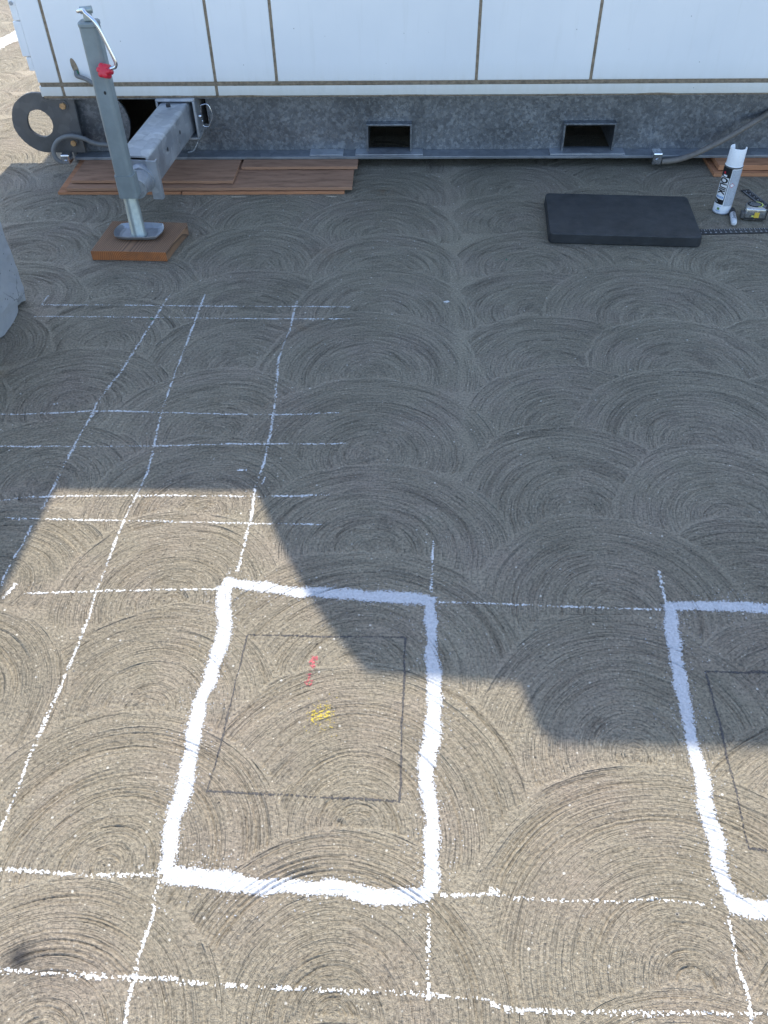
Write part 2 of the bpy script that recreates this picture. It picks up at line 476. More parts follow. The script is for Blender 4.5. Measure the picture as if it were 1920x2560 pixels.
def prism(bm, poly, axis, a, b, bev=0.0):
    """polygon (u,v) extruded along an axis from a to b"""
    def mk(u, v, w):
        return Vector({'y': (u, w, v), 'x': (w, u, v), 'z': (u, v, w)}[axis])
    lo = [bm.verts.new(mk(u, v, a)) for u, v in poly]
    hi = [bm.verts.new(mk(u, v, b)) for u, v in poly]
    n = len(poly)
    f = [bm.faces.new(lo), bm.faces.new(hi[::-1])]
    for i in range(n):
        f.append(bm.faces.new((lo[i], hi[i], hi[(i + 1) % n], lo[(i + 1) % n])))
    bmesh.ops.recalc_face_normals(bm, faces=f)
    if bev:
        es = [e for e in bm.edges if e.verts[0] in lo and e.verts[1] in lo or e.verts[0] in hi and e.verts[1] in hi]
        bmesh.ops.bevel(bm, geom=es, offset=bev, segments=2, affect='EDGES', profile=0.5)
    return bm
def lathe(bm, prof, seg=40, z=0.0):
    rings = []
    for r, h in prof:
        rings.append([bm.verts.new((r * math.cos(2 * math.pi * k / seg), r * math.sin(2 * math.pi * k / seg), h + z)) for k in range(seg)] if r > 1e-6 else [bm.verts.new((0, 0, h + z))])
    for A, B in zip(rings, rings[1:]):
        for k in range(seg):
            k2 = (k + 1) % seg
            if len(A) == 1: bm.faces.new((A[0], B[k], B[k2]))
            elif len(B) == 1: bm.faces.new((A[k], A[k2], B[0]))
            else: bm.faces.new((A[k], A[k2], B[k2], B[k]))
    bmesh.ops.recalc_face_normals(bm, faces=bm.faces[:])
    return bm
def rrect(x0, x1, y0, y1, r, n=5):
    out = []
    for cx, cy, a in ((x1 - r, y1 - r, 0), (x0 + r, y1 - r, 90), (x0 + r, y0 + r, 180), (x1 - r, y0 + r, 270)):
        for k in range(n + 1):
            t = math.radians(a + 90 * k / n)
            out.append((cx + r * math.cos(t), cy + r * math.sin(t)))
    return out
def hexbolt(name, parent, c, r, mat='brass', depth=0.012):
    """bolt head with washer, axis along -Y"""
    b = prism(bmesh.new(), [(c[0] + r * math.cos(math.radians(60 * k + 12)), c[2] + r * math.sin(math.radians(60 * k + 12))) for k in range(6)], 'y', c[1] - depth, c[1], 0.001)
    o = obj(name, b, mat, parent)
    w = prism(bmesh.new(), [(c[0] + r * 1.55 * math.cos(math.radians(18 * k)), c[2] + r * 1.55 * math.sin(math.radians(18 * k))) for k in range(20)], 'y', c[1] + 0.0004, c[1] + 0.004)
    obj('washer', w, 'mill', o)
    return o

# ------------------------------------------------------------------ the swirl-finished slab
NT = rng.random((512, 512)).astype(np.float32)
def n2(x, y):
    xi = np.floor(x).astype(np.int64); yi = np.floor(y).astype(np.int64)
    fx = (x - xi).astype(np.float32); fy = (y - yi).astype(np.float32)
    fx = fx * fx * (3 - 2 * fx); fy = fy * fy * (3 - 2 * fy)
    a = NT[xi & 511, yi & 511]; b = NT[(xi + 1) & 511, yi & 511]
    c = NT[xi & 511, (yi + 1) & 511]; d = NT[(xi + 1) & 511, (yi + 1) & 511]
    return (a * (1 - fx) + b * fx) * (1 - fy) + (c * (1 - fx) + d * fx) * fy
SWIRLS = []
def _swirl(cx, cy, R0=0.30):
    R = R0 + random.uniform(-0.008, 0.016)
    t = np.arange(0, 0.46, 0.0004)
    prof = np.zeros_like(t)
    r = random.uniform(0.004, 0.012)
    while r < 0.45:
        u = random.random()
        d = 0.0005 + 0.0024 * u ** 2.2 + (0.0019 if random.random() < 0.08 else 0)
        d = min(d, 0.0031)
        w = random.uniform(0.0008, 0.0012) + 0.20 * d
        prof -= d * np.exp(-((t - r) / w) ** 2)
        prof += 0.35 * d * np.exp(-((t - r - 2.0 * w) / (w * 1.3)) ** 2)
        r += random.uniform(0.0055, 0.0105)
    SWIRLS.append((cx, cy, R, prof, random.uniform(0, 400), random.uniform(0, 6.28), random.uniform(0.9, 1.1)))
_known = {-0.545: [0.02, 0.30, 0.58, 0.91, 1.19, 1.48, 1.78, 2.10, 2.42, 2.73, 3.05, 3.4, 3.75],
          -0.105: [0.10, 0.36, 0.66, 0.99, 1.36, 1.70, 2.06, 2.40, 2.70, 2.98, 3.3, 3.62],
          0.45: [0.12, 0.42, 0.83, 1.16, 1.48, 1.80, 2.10, 2.42, 2.74, 3.05, 3.36, 3.68],
          0.83: [0.22, 0.55, 0.9, 1.2, 1.46, 1.75, 2.10, 2.40, 2.76, 3.08, 3.4, 3.72]}
for cx, ys in _known.items():
    for i, cy in enumerate(ys):
        gap = ys[i + 1] - cy if i + 1 < len(ys) else 0.3
        _swirl(cx + random.uniform(-0.025, 0.025), cy + random.uniform(-0.01, 0.01), min(0.41, max(0.295, gap + 0.015)))
for cx in [-0.985 - 0.44 * i for i in range(7)] + [1.21 + 0.38 * i for i in range(3)]:
    cy = -0.2 + random.uniform(0, 0.3)
    while cy < 7.6:
        if not (cx > -1.2 and cy > 4.2):
            _swirl(cx + random.uniform(-0.03, 0.03), cy)
        cy += 0.31 + random.uniform(-0.03, 0.04)
SWIRLS.sort(key=lambda s: -s[1])
def slab_height(x, y, rows=None):
    """relief of the trowelled slab at points x, y (arrays); rows: sorted y of grid rows for speed"""
    sh = x.shape
    h = (0.0006 * (n2(x * 40, y * 40) - 0.5)).astype(np.float32)
    at = None if rows is None else [np.zeros(sh, np.float32) for _ in range(4)]
    flat = rows is None
    for (cx, cy, R, prof, sd, ph, am) in SWIRLS:
        if flat:
            sel = np.nonzero((np.abs(x - cx) < R + 0.01) & (np.abs(y - cy) < R + 0.01))[0]
            if sel.size == 0: continue
            X, Y = x[sel], y[sel]
        else:
            i0, i1 = np.searchsorted(rows, cy - R - 0.01), np.searchsorted(rows, cy + R + 0.01)
            if i1 <= i0: continue
            xb = x[i0:i1]
            colsel = np.nonzero(((xb > cx - R - 0.01) & (xb < cx + R + 0.01)).any(axis=0))[0]
            if colsel.size == 0: continue
            j0, j1 = colsel[0], colsel[-1] + 1
            X, Y = x[i0:i1, j0:j1], y[i0:i1, j0:j1]
        dx = X - cx; dy = (Y - cy) * am
        r = np.hypot(dx, dy); th = np.arctan2(-dx, dy)
        rp = r + 0.010 * (n2(X * 7 + sd, Y * 7) - 0.5) * np.minimum(1, r * 8) + 0.0016 * (n2(X * 60 + sd, Y * 60) - 0.5) + 0.006 * np.sin(2 * th + ph) * r / 0.28
        g = np.interp(rp, np.arange(0, 0.46, 0.0004)[:prof.size], prof)
        m = n2(th * 2.2 + sd, r * 55 + sd)
        m = np.clip((m - 0.15) * 1.75, 0.12, 1.25)
        fine = n2(X * 330 + sd, Y * 330)
        new = g * m * (0.7 + 0.6 * fine) + 0.0011 * (n2(X * 170, Y * 170 + sd) - 0.5) + 0.0011 * (fine - 0.5)
        k = np.clip((R - r + 0.014 * (n2(X * 25, Y * 25 + sd) - 0.5) + 0.03 * (n2(X * 6 + sd, Y * 6) - 0.5)) / 0.034, 0, 1)
        k = k * np.clip((dy + 0.11) / 0.07, 0, 1)
        k = k * k * (3 - 2 * k)
        # the last, nearer strokes wipe out the lower part of the ones before
        if flat:
            h[sel] = h[sel] * (1 - k) + new * k
        else:
            h[i0:i1, j0:j1] = h[i0:i1, j0:j1] * (1 - k) + new * k
            top = k > 0.5
            for arr, val in zip(at, (rp, th, sd + 0 * r, np.clip(0.15 + 0.85 * m, 0, 1))):
                blk = arr[i0:i1, j0:j1]; blk[top] = val[top]
            at[3][i0:i1, j0:j1] *= np.clip((np.abs(2 * k - 1) - 0.3) * 2.2, 0, 1)
    # smooth trowelled lane between two passes of the broom
    lane = np.exp(-((x - 0.168 - 0.012 * (n2(y * 3, y * 0 + 5.0) - 0.5)) / 0.022) ** 2) * np.clip((y - 1.35) / 0.4, 0, 1)
    if rows is not None:
        at[3] *= (1 - 0.9 * lane).astype(np.float32)
        return h * (1 - 0.85 * lane), at
    return h * (1 - 0.85 * lane)
def dark_spot_at(x, y):
    a = gz(48, 2392); b = gz(110, 2440)  # a round dark spot and a wider faint one beside it
    s = 0.9 * np.exp(-(((x - a.x) / 0.021) ** 2 + ((y - a.y) / 0.022) ** 2) * (0.75 + 0.5 * n2(x * 90, y * 90)))
    s += 0.22 * np.exp(-(((x - b.x) / 0.06) ** 2 + ((y - b.y) / 0.035) ** 2))
    return np.clip(s, 0, 1)
RUST = [(968, 478, .05, .03, .55), (812, 634, .09, .05, .25), (752, 818, .06, .03, .3), (8, 930, .04, .04, .4), (1120, 618, .06, .04, .12), (640, 1020, .2, .12, .12), (150, 620, .12, .1, .15)]
def rust_at(x, y):
    s = 0 * x
    for px, py, a, b, k in RUST:
        c = gz(px, py)
        s = s + k * np.exp(-((x - c.x) / a) ** 2 - ((y - c.y) / b) ** 2) * np.clip((n2(x * 45, y * 45) - .25) * 2.2, 0, 1)
    return np.clip(s, 0, 1)
def grid_mesh(me_parts, X, Y, rows, zoff=0.0):
    Z, at = slab_height(X, Y, rows)
    Z = Z + zoff
    ny, nx = X.shape
    co = np.stack([X, Y, Z], -1).reshape(-1, 3)
    idx = np.arange(ny * nx).reshape(ny, nx)
    q = np.stack([idx[:-1, :-1], idx[:-1, 1:], idx[1:, 1:], idx[1:, :-1]], -1).reshape(-1, 4)
    base = sum(p[0].shape[0] for p in me_parts)
    me_parts.append((co, q + base, dark_spot_at(X, Y).reshape(-1), rust_at(X, Y).reshape(-1)) + tuple(a.reshape(-1) for a in at))
def quick_mesh(name, co, quads, mat, smooth=True, attrs=None):
    me = bpy.data.meshes.new(name)
    nv, nq = len(co), len(quads)
    me.vertices.add(nv); me.loops.add(nq * 4); me.polygons.add(nq)
    me.vertices.foreach_set('co', np.ascontiguousarray(co, dtype=np.float32).ravel())
    me.loops.foreach_set('vertex_index', np.ascontiguousarray(quads, dtype=np.int32).ravel())
    me.polygons.foreach_set('loop_start', np.arange(0, nq * 4, 4, dtype=np.int32))
    me.polygons.foreach_set('use_smooth', np.full(nq, smooth, dtype=bool))
    for k, v in (attrs or {}).items():
        a = me.attributes.new(k, 'FLOAT', 'POINT')
        a.data.foreach_set('value', np.ascontiguousarray(v, dtype=np.float32))
    me.materials.append(M[mat] if isinstance(mat, str) else mat)
    me.update(calc_edges=True)
    o = bpy.data.objects.new(name, me)
    COL.objects.link(o)
    return o
parts = []
rows = [0.18]
while rows[-1] < 3.96:
    rows.append(rows[-1] + 0.00155 + 0.00098 * max(0, rows[-1] - 0.4))
rows = np.array(rows)
NX = 880
u = np.linspace(0, 1, NX)
xl = -0.64 - (rows - 0.34) * 0.357 - 0.2
xr = 0.57 + (rows - 0.34) * 0.297 + 0.2
Xg = xl[:, None] * (1 - u) + xr[:, None] * u
Yg = np.repeat(rows[:, None], NX, 1)
grid_mesh(parts, Xg, Yg, rows)
ymax = rows[-1]
rows2 = np.arange(ymax, 7.2, 0.008)
rows2[0] = ymax
xc = np.arange(-3.6, -1.30, 0.007)
grid_mesh(parts, np.repeat(xc[None], len(rows2), 0), np.repeat(rows2[:, None], len(xc), 1), rows2)
co = np.concatenate([p[0] for p in parts]); qd = np.concatenate([p[1] for p in parts])
slab = quick_mesh('concrete_pavement', co, qd, 'concrete', True,
                  {'dark_spot': np.concatenate([p[2] for p in parts]), 'rust': np.concatenate([p[3] for p in parts]),
                   **{k: np.concatenate([p[4 + i] for p in parts]) for i, k in enumerate(('swirl_r', 'swirl_t', 'swirl_seed', 'swirl_amp'))}})
slab['kind'] = 'structure'
slab['label'] = 'grey beige concrete pavement with swirl broom finish'
g = bmesh.new()
bmesh.ops.create_grid(g, x_segments=8, y_segments=8, size=300)
gr = obj('ground', g, 'concrete', loc=(0, 0, -0.012))
gr['kind'] = 'structure'

# ------------------------------------------------------------------ marks on the slab (thin films that lie on the ridges)
def film(name, strokes, mat, label, cat, group=None, cell=0.0016, lift=0.0007):
    """strokes: (pixel path or ground path, width, density, ridge, softness)"""
    cos, quads, base = [], [], 0
    if mat == 'spray':      # thin mist either side of every stroke
        strokes = strokes + [(p, w * 1.9, 0.10, 0.03, 0.9) for p, w, d, r, sf in strokes]
    for path, width, dens, ridge, soft in strokes:
        P = np.array([[q.x, q.y] for q in (gz(*p) for p in path)]) if not isinstance(path, np.ndarray) else path
        # smooth resample
        V = spline([(a, b, 0) for a, b in P], 10) if len(P) > 2 else [Vector((P[0][0], P[0][1], 0)), Vector((P[1][0], P[1][1], 0))]
        V = np.array([[v.x, v.y] for v in V])
        sg = np.hypot(*np.diff(V, axis=0).T); s = np.concatenate([[0], np.cumsum(sg)])
        L = s[-1]; n = max(2, int(L / cell))
        ss = np.linspace(0, L, n + 1)
        px = np.interp(ss, s, V[:, 0]); py = np.interp(ss, s, V[:, 1])
        tx = np.gradient(px); ty = np.gradient(py); tl = np.hypot(tx, ty); tx, ty = tx / tl, ty / tl
        sd = random.uniform(0, 300)
        wob = 1 + 0.35 * (n2(ss * 9 + sd, ss * 0 + sd) - 0.5) + 0.3 * (n2(ss * 45 + sd, ss * 0 + 3 + sd) - 0.5)
        half = width * (0.5 + soft)
        m = max(3, int(2 * half / cell))
        w = np.linspace(-half, half, m + 1)
        off = 0.0025 * (n2(ss * 25 + sd, ss * 0 + 9) - 0.5) * (1 if width < 0.02 else 2.5)
        jx = (n2(ss[:, None] * 900 + w[None] * 3000, w[None] * 2000 + ss[:, None] * 0) - 0.5) * cell * 0.7
        X = px[:, None] - ty[:, None] * (w[None] + off[:, None]) + jx
        Y = py[:, None] + tx[:, None] * (w[None] + off[:, None]) + jx[:, ::-1]
        Hh = slab_height(X.ravel(), Y.ravel()).reshape(X.shape)
        e = np.abs(w)[None] / (width * 0.5 * wob[:, None])
        prof = np.clip((1 - e) / max(soft, 0.05) * 0.5 + 0.5, -0.6, 1.15)
        fq = 300 if width < 0.02 else 520
        sp = 0.55 * n2(X * fq + sd, Y * fq) + 0.45 * n2(X * fq * 2, Y * fq * 2 + sd)
        gap = n2(ss[:, None] * 28 + sd + w[None] * 0, w[None] * 0 + 7.7)
        keepv = prof * dens + (sp - 0.5) * (1.9 if width < 0.02 else 1.1) + ridge * Hh / 0.0012 + (gap - 0.5) * (0.7 if width < 0.02 else 0.05) - 0.42
        kc = keepv[:-1, :-1] > 0
        idx = np.arange(X.size).reshape(X.shape) + base
        q = np.stack([idx[:-1, :-1], idx[:-1, 1:], idx[1:, 1:], idx[1:, :-1]], -1)[kc]
        cos.append(np.stack([X, Y, Hh + lift], -1).reshape(-1, 3)); quads.append(q); base += X.size
    co = np.concatenate(cos); q = np.concatenate(quads)
    used = np.unique(q); remap = np.zeros(len(co), dtype=np.int64); remap[used] = np.arange(len(used))
    co = co[used]; q = remap[q][:, ::-1]
    o = quick_mesh(name, co, q, mat, True)
    # normals up
    if o.data.polygons and o.data.polygons[0].normal.z < 0:
        o.data.flip_normals()
    return tag(o, label, cat, group)
CH = (0.0050, 0.43, 0.18, 0.45)       # chalk: width, density, ridge pick-up, softness
def chalk(label, *paths, w=None, d=None):
    film('chalk_line', [(p, w or CH[0], d or CH[1], CH[2], CH[3]) for p in paths], 'chalk', label, 'chalk line', 'chalk layout lines')
chalk('uppermost long chalk line across the shade, farthest from camera', [(102, 763), (320, 764), (560, 766), (877, 768)])
chalk('second long chalk line across, just below the uppermost one', [(84, 792), (300, 793), (600, 797), (877, 798)])
chalk('third long chalk line across, upper one of the middle pair', [(0, 1037), (130, 1034), (259, 1028), (480, 1034), (681, 1037), (847, 1033)])
chalk('fourth long chalk line across, lower one of the middle pair', [(0, 1117), (386, 1116), (580, 1111), (874, 1110)])
chalk('chalk line across at the top edge of the sunlit patch', [(0, 1252), (50, 1247), (120, 1242), (386, 1239), (633, 1242), (823, 1238)])
chalk('chalk line across the sunlit patch just below its top edge', [(12, 1296), (120, 1299), (313, 1302), (573, 1308), (805, 1313)])
chalk('chalk line running left from the top left corner of the painted rectangle', [(60, 1484), (271, 1478), (420, 1475), (548, 1474)], d=.45)
chalk('chalk line joining the tops of the two painted rectangles', [(1097, 1506), (1280, 1512), (1460, 1519), (1656, 1526)])
chalk('leftmost long chalk line running from the shade toward the left frame edge', [(422, 738), (386, 798), (328, 888), (301, 930), (244, 1003), (232, 1033), (187, 1111), (120, 1244), (102, 1280)], w=.0066)
chalk('faint lower end of the leftmost lengthwise chalk line at the left frame edge', [(78, 1315), (60, 1351), (12, 1435), (3, 1465)], d=.42)
chalk('longest chalk line running lengthwise, left of the painted rectangle', [(512, 735), (482, 816), (434, 942), (401, 1045), (374, 1159), (362, 1196), (310, 1298), (283, 1369), (241, 1477), (223, 1537), (193, 1616), (145, 1730), (78, 1881), (36, 1990), (-4, 2080)], w=.0052, d=.47)
chalk('lengthwise chalk line ending at the top left corner of the painted rectangle', [(741, 753), (726, 816), (699, 888), (693, 942), (684, 1033), (669, 1117), (648, 1190), (633, 1244), (630, 1280), (615, 1339), (594, 1429)], w=.006)
chalk('short chalk stroke right beside the third lengthwise line in the shade', [(654, 1211), (663, 1193)])
chalk('short chalk line standing on the top right corner of the left rectangle', [(1081, 1352), (1080, 1420), (1077, 1481)], w=.005)
chalk('short chalk line standing on the top left corner of the right rectangle', [(1647, 1426), (1655, 1468), (1664, 1512)], w=.005)
chalk('chalk line running left from the lower left corner of the painted rectangle', [(-4, 2174), (36, 2175), (121, 2185), (265, 2188), (398, 2191)], w=.006)
chalk('broken chalk line joining the lower corners of the two painted rectangles', [(1101, 2238), (1161, 2240), (1239, 2239), (1306, 2249), (1432, 2254), (1571, 2255), (1643, 2251), (1788, 2263)], d=.36)
chalk('small chalk smear just above the broken line between the rectangles', [(1222, 2231), (1250, 2235)], w=.01)
chalk('chalk line running down from the lower left corner of the painted rectangle', [(398, 2197), (383, 2242), (380, 2290), (362, 2339), (344, 2393), (335, 2447), (322, 2495), (311, 2565)])
chalk('heavy chalk line across at the bottom of the picture, left part', [(-4, 2425), (90, 2432), (181, 2438), (325, 2447), (446, 2450)], w=.0075, d=.36)
chalk('fainter chalk line across at the bottom of the picture, right part', [(450, 2456), (579, 2465), (723, 2471), (904, 2480), (1065, 2489), (1209, 2498), (1240, 2517), (1342, 2530), (1499, 2532), (1704, 2535), (1925, 2536)], w=.0056, d=.34)
chalk('dotted chalk line running down from the lower right corner of the left rectangle', [(1068, 2257), (1070, 2380), (1069, 2501)], d=.36)
chalk('chalk line running down from the lower corner of the right rectangle', [(1821, 2290), (1842, 2411), (1866, 2477), (1877, 2565)], d=.42)
chalk('tiny chalk dash beside the grey concrete block', [(120, 739), (105, 762)])
chalk('tiny chalk dash left of the leftmost lengthwise line', [(124, 1012), (145, 1009)], w=.005)
chalk('tiny chalk dash beside the third lengthwise line near the sunlit patch', [(592, 1175), (617, 1175)], w=.005)
chalk('short thick chalk dash on the shadow edge at the left frame edge', [(6, 1501), (42, 1459)], w=.008)
chalk('tiny lone chalk spot in the middle of the shade', [(1114, 753), (1118, 757)], w=.012, d=.8)
def g2(pts): return pts
film('painted_rectangle', [
    ([(566, 1464), (560, 1500), (555, 1586), (530, 1682), (494, 1779), (476, 1881), (461, 1975), (449, 2010), (425, 2061), (423, 2134), (414, 2186)], .030, .76, .07, .34),
    ([(556, 1455), (640, 1468), (751, 1480), (892, 1488), (1074, 1500)], .030, .76, .07, .36),
    ([(1072, 1492), (1076, 1596), (1082, 1674), (1084, 1733), (1082, 1831), (1070, 1890), (1068, 1949), (1076, 2046), (1080, 2122), (1076, 2232)], .031, .76, .07, .34),
    ([(408, 2190), (500, 2200), (603, 2212), (723, 2218), (844, 2222), (904, 2234), (985, 2246), (1040, 2240), (1078, 2226)], .028, .80, .07, .32),
    ([(430, 2190), (500, 2198), (600, 2210)], .034, .8, .05, .32)],
    'spray', 'white spray painted rectangle outline half in sunlight, complete in view', 'paint mark', 'sprayed rectangles', cell=0.0017)
p_in = np.array([[0.838, 1.186], [0.95, 1.180], [1.062, 1.178]])
film('painted_rectangle', [
    ([(1664, 1516), (1761, 1515), (1822, 1514), (1925, 1525)], .028, .76, .07, .34), (p_in, .028, .76, .07, .34),
    ([(1668, 1512), (1676, 1546), (1687, 1638), (1706, 1730), (1727, 1829), (1752, 1946), (1766, 2020), (1788, 2098), (1806, 2194), (1832, 2252), (1850, 2272)], .030, .76, .07, .34),
    ([(1838, 2262), (1872, 2272), (1925, 2273)], .027, .80, .07, .32), (np.array([[.615, .535], [.80, .54], [1.06, .535]]), .027, .80, .07, .32),
    (np.array([[1.062, 1.19], [1.058, .9], [1.062, .53]]), .03, .76, .07, .34)],
    'spray', 'white spray painted rectangle outline cut off by the right frame edge', 'paint mark', 'sprayed rectangles', cell=0.0017)
PEN = (0.0038, 0.72, 0.05, 0.45)
film('marker_rectangle', [([(618, 1588), (820, 1592), (1013, 1594)], *PEN), ([(1013, 1594), (1008, 1720), (1003, 1850), (1000, 2000)], *PEN),
                          ([(618, 1588), (590, 1700), (556, 1840), (516, 1978)], *PEN), ([(516, 1978), (700, 1988), (860, 1997), (1000, 2003)], *PEN)],
     'pencil', 'thin dark rectangle drawn inside the left painted rectangle', 'marker line', 'thin dark rectangles', cell=0.0013)
film('marker_rectangle', [([(1764, 1678), (1925, 1684)], *PEN), ([(1764, 1678), (1788, 1772), (1824, 1917), (1854, 2049), (1872, 2122)], *PEN), ([(1872, 2122), (1925, 2128)], *PEN),
                          (np.array([[.735, 1.022], [.95, 1.018]]), *PEN), (np.array([[.70, .64], [.95, .632]]), *PEN), (np.array([[.95, 1.018], [.95, .632]]), *PEN)],
     'pencil', 'thin dark rectangle drawn inside the right painted rectangle', 'marker line', 'thin dark rectangles', cell=0.0013)
film('crayon_mark', [([(789, 1640), (780, 1665), (774, 1690), (772, 1714)], .0085, .36, .3, .6)], 'redchalk', 'short red crayon stroke inside the left painted rectangle', 'crayon mark')
yc = gz(802, 1792)
film('paint_splotch', [(np.array([[yc.x - .034, yc.y], [yc.x + .036, yc.y]]), .056, .20, .1, 1.0), (np.array([[yc.x - .020, yc.y + .002], [yc.x + .020, yc.y + .004]]), .032, .40, .15, .9)],
     'yellowpaint', 'small yellow sprayed dot inside the left painted rectangle', 'paint mark')
film('road_stripe', [([(-40, 133), (0, 111), (42, 88), (110, 52), (180, 12)], .11, 1.2, .02, .12)], 'road', 'white painted stripe on the sunlit pavement behind the container', 'road marking', cell=0.006)

# ------------------------------------------------------------------ container
YF = 3.596
YW = YF + 0.072           # web of the base rail
YB = YF + 2.44            # rear face
XL, XR = -1.52, 4.50
ZT = 2.42
cont = thing('equipment_container', 'white panelled equipment container on a galvanised steel base frame', 'container', (0, 0, 0))
# cladding
GAP = 0.0058
JX = [XL, -1.425, -0.79, -0.54, 0.267, 0.725, 1.62, 2.42, 3.2, 3.95, XR]
for a, b in zip(JX, JX[1:]):
    obj('panel', boxm(a + (GAP if a > XL else 0), b - (GAP if b < XR else 0), YF, YF + 0.02, 0.3545, ZT - 0.06, 0.003), 'panel', cont)
SX = [XL, -1.425, -0.79, 1.62, 3.2, XR]
for a, b in zip(SX, SX[1:]):
    obj('base_strip', boxm(a + (GAP if a > XL else 0), b - (GAP if b < XR else 0), YF - 0.002, YF + 0.02, 0.3005, 0.342, 0.003), 'panel', cont)
obj('joint_sealant', boxm(XL + 0.006, XR - 0.006, YF + 0.0035, YF + 0.03, 0.298, ZT - 0.07), 'caulk', cont)
# caulk smeared along the foot of the cladding and the long joint, uneven in height
for z0, amp, y in ((0.2975, 0.006, YF - 0.0035), (0.3415, 0.005, YF - 0.0032)):
    b = bmesh.new()
    xs = np.arange(XL + 0.01, XR - 0.01, 0.012)
    hgt = 0.002 + amp * np.clip((n2(xs * 6, xs * 0 + z0 * 90) - 0.35) * 1.8, 0, 1) + 0.0012 * n2(xs * 70, xs * 0)
    lo = [b.verts.new((x, y, z0 - 0.001)) for x in xs]; hi = [b.verts.new((x, y + 0.0012, z0 + h)) for x, h in zip(xs, hgt)]
    lb = [b.verts.new((x, y + 0.004, z0 - 0.001)) for x in xs]
    for i in range(len(xs) - 1):
        b.faces.new((lo[i], lo[i + 1], hi[i + 1], hi[i])); b.faces.new((lo[i + 1], lo[i], lb[i], lb[i + 1]))
    obj('sealant_bead', b, 'caulk', cont, True)
obj('body', boxm(XL + 0.003, XR - 0.003, YF + 0.031, YB, 0.298, ZT - 0.01), 'panel', cont)
obj('roof', boxm(XL - 0.004, XR + 0.004, YF - 0.006, YB + 0.006, ZT - 0.055, ZT, 0.004), 'panel', cont)
# invented shapes out of view, fitted to cast the shade outline on the pavement
tE = math.tan(SUN_EL)
def caster(pts, yp):
    return [(x + SUN_X * (yp - y), (yp - y) * tE) for x, y in pts]
yp = YF + 0.06
caster_outline = caster([(-0.401, 1.569), (-0.30, 1.350), (-0.226, 1.205), (-0.15, 1.085), (-0.083, 0.997), (0.240, 0.978), (0.266, 0.872), (0.300, 0.838), (0.35, 0.835)], yp)
caster_outline = [(caster_outline[0][0] - 0.02, ZT + 0.003)] + caster_outline + [(3.2, caster_outline[-1][1]), (3.2, ZT + 0.003)]
obj('roof_shadow_caster', prism(bmesh.new(), caster_outline, 'y', yp, yp + 0.9), 'panel', cont)  # unseen solid, its profile traced back from the wanted shade edge
xr_u = -0.935 + SUN_X * (yp - 1.40)
obj('roof_shadow_block', boxm(XL + 0.02, xr_u, yp, yp + 0.9, ZT + 0.003, 3.12, 0.006), 'panel', cont)  # unseen box added to cast the shade left of the sunlit patch
obj('end_shadow_block', boxm(-1.735, XL - 0.008, 3.72, 4.36, 0.82, 2.2, 0.01), 'panel', cont)  # invented block, placed only to shade the ground by the left end
# hinge blocks on the left end
hz = [(-1.548, .580, 1.2), (-1.553, .452, .577), (-1.541, .399, .449)]
for i, (x, z0, z1) in enumerate(hz):
    hb = obj('hinge_block', boxm(x, XL - 0.001, YF + 0.004, YF + 0.09, z0, z1, 0.002), 'panel', cont)
    if i == 0:
        c = gy(24, 5, YF)
        obj('screw', prism(bmesh.new(), [(-1.537 + .007 * math.cos(k * .6283), .640 + .007 * math.sin(k * .6283)) for k in range(10)], 'y', YF - 0.001, YF + 0.0035), 'galv_smooth', hb)
# lower frame: flange, web with openings, rear and end rails
ZF0, ZF1 = 0.0402, 0.0522
obj('bottom_flange', boxm(-1.455, XR, YF, YW + 0.03, ZF0, ZF1, 0.002), 'flange', cont)
obj('top_flange', boxm(XL + 0.02, XR, YF + 0.012, YW + 0.03, 0.286, 0.297), 'galv', cont)
def web(pieces):
    for x0, x1, z0, z1 in pieces:
        obj('rail_web', boxm(x0, x1, YW, YW + 0.01, z0, z1), 'galv', cont)
P1 = (-0.178, 0.004); P2 = (0.658, 0.866); PZ = 0.163
RX = gy(322, 285, YW).x
web([(-0.86, P1[0], ZF1 + .0005, 0.2855), (P1[1], P2[0], ZF1 + .0005, 0.2855), (P2[1], XR, ZF1 + .0005, 0.2855),
     (P1[0], P1[1], PZ, 0.2855), (P2[0], P2[1], PZ, 0.2855), (-1.08, -0.8605, ZF1 + .0005, 0.165)])
zm = 0.178; rr_ = 0.108
rp_ = [(-1.50, ZF1 + .001), (RX - rr_, ZF1 + .001)] + [(RX - rr_ + rr_ * math.cos(t), zm + (zm - ZF1 - .001) * math.sin(t)) for t in np.linspace(-math.pi / 2, math.pi / 2, 15)[1:-1]]
rp_ += [(RX - rr_, 0.2855), (-1.50, 0.2855)]
obj('rail_end_plate', prism(bmesh.new(), rp_, 'y', YW - 0.012, YW + 0.004, 0.0015), 'galv', cont)
obj('rear_rail', boxm(-1.45, XR, YB - 0.04, YB - 0.02, 0.002, 0.2965), 'galv', cont)
obj('end_rail', boxm(-1.49, -1.478, YW + 0.02, YB - 0.05, 0.002, 0.2965), 'galv', cont)  # reaches below the frame to block light leaking in underneath
obj('end_rail', boxm(XR - 0.02, XR - 0.01, YW + 0.05, YB - 0.05, 0.01, 0.2965), 'galv', cont)
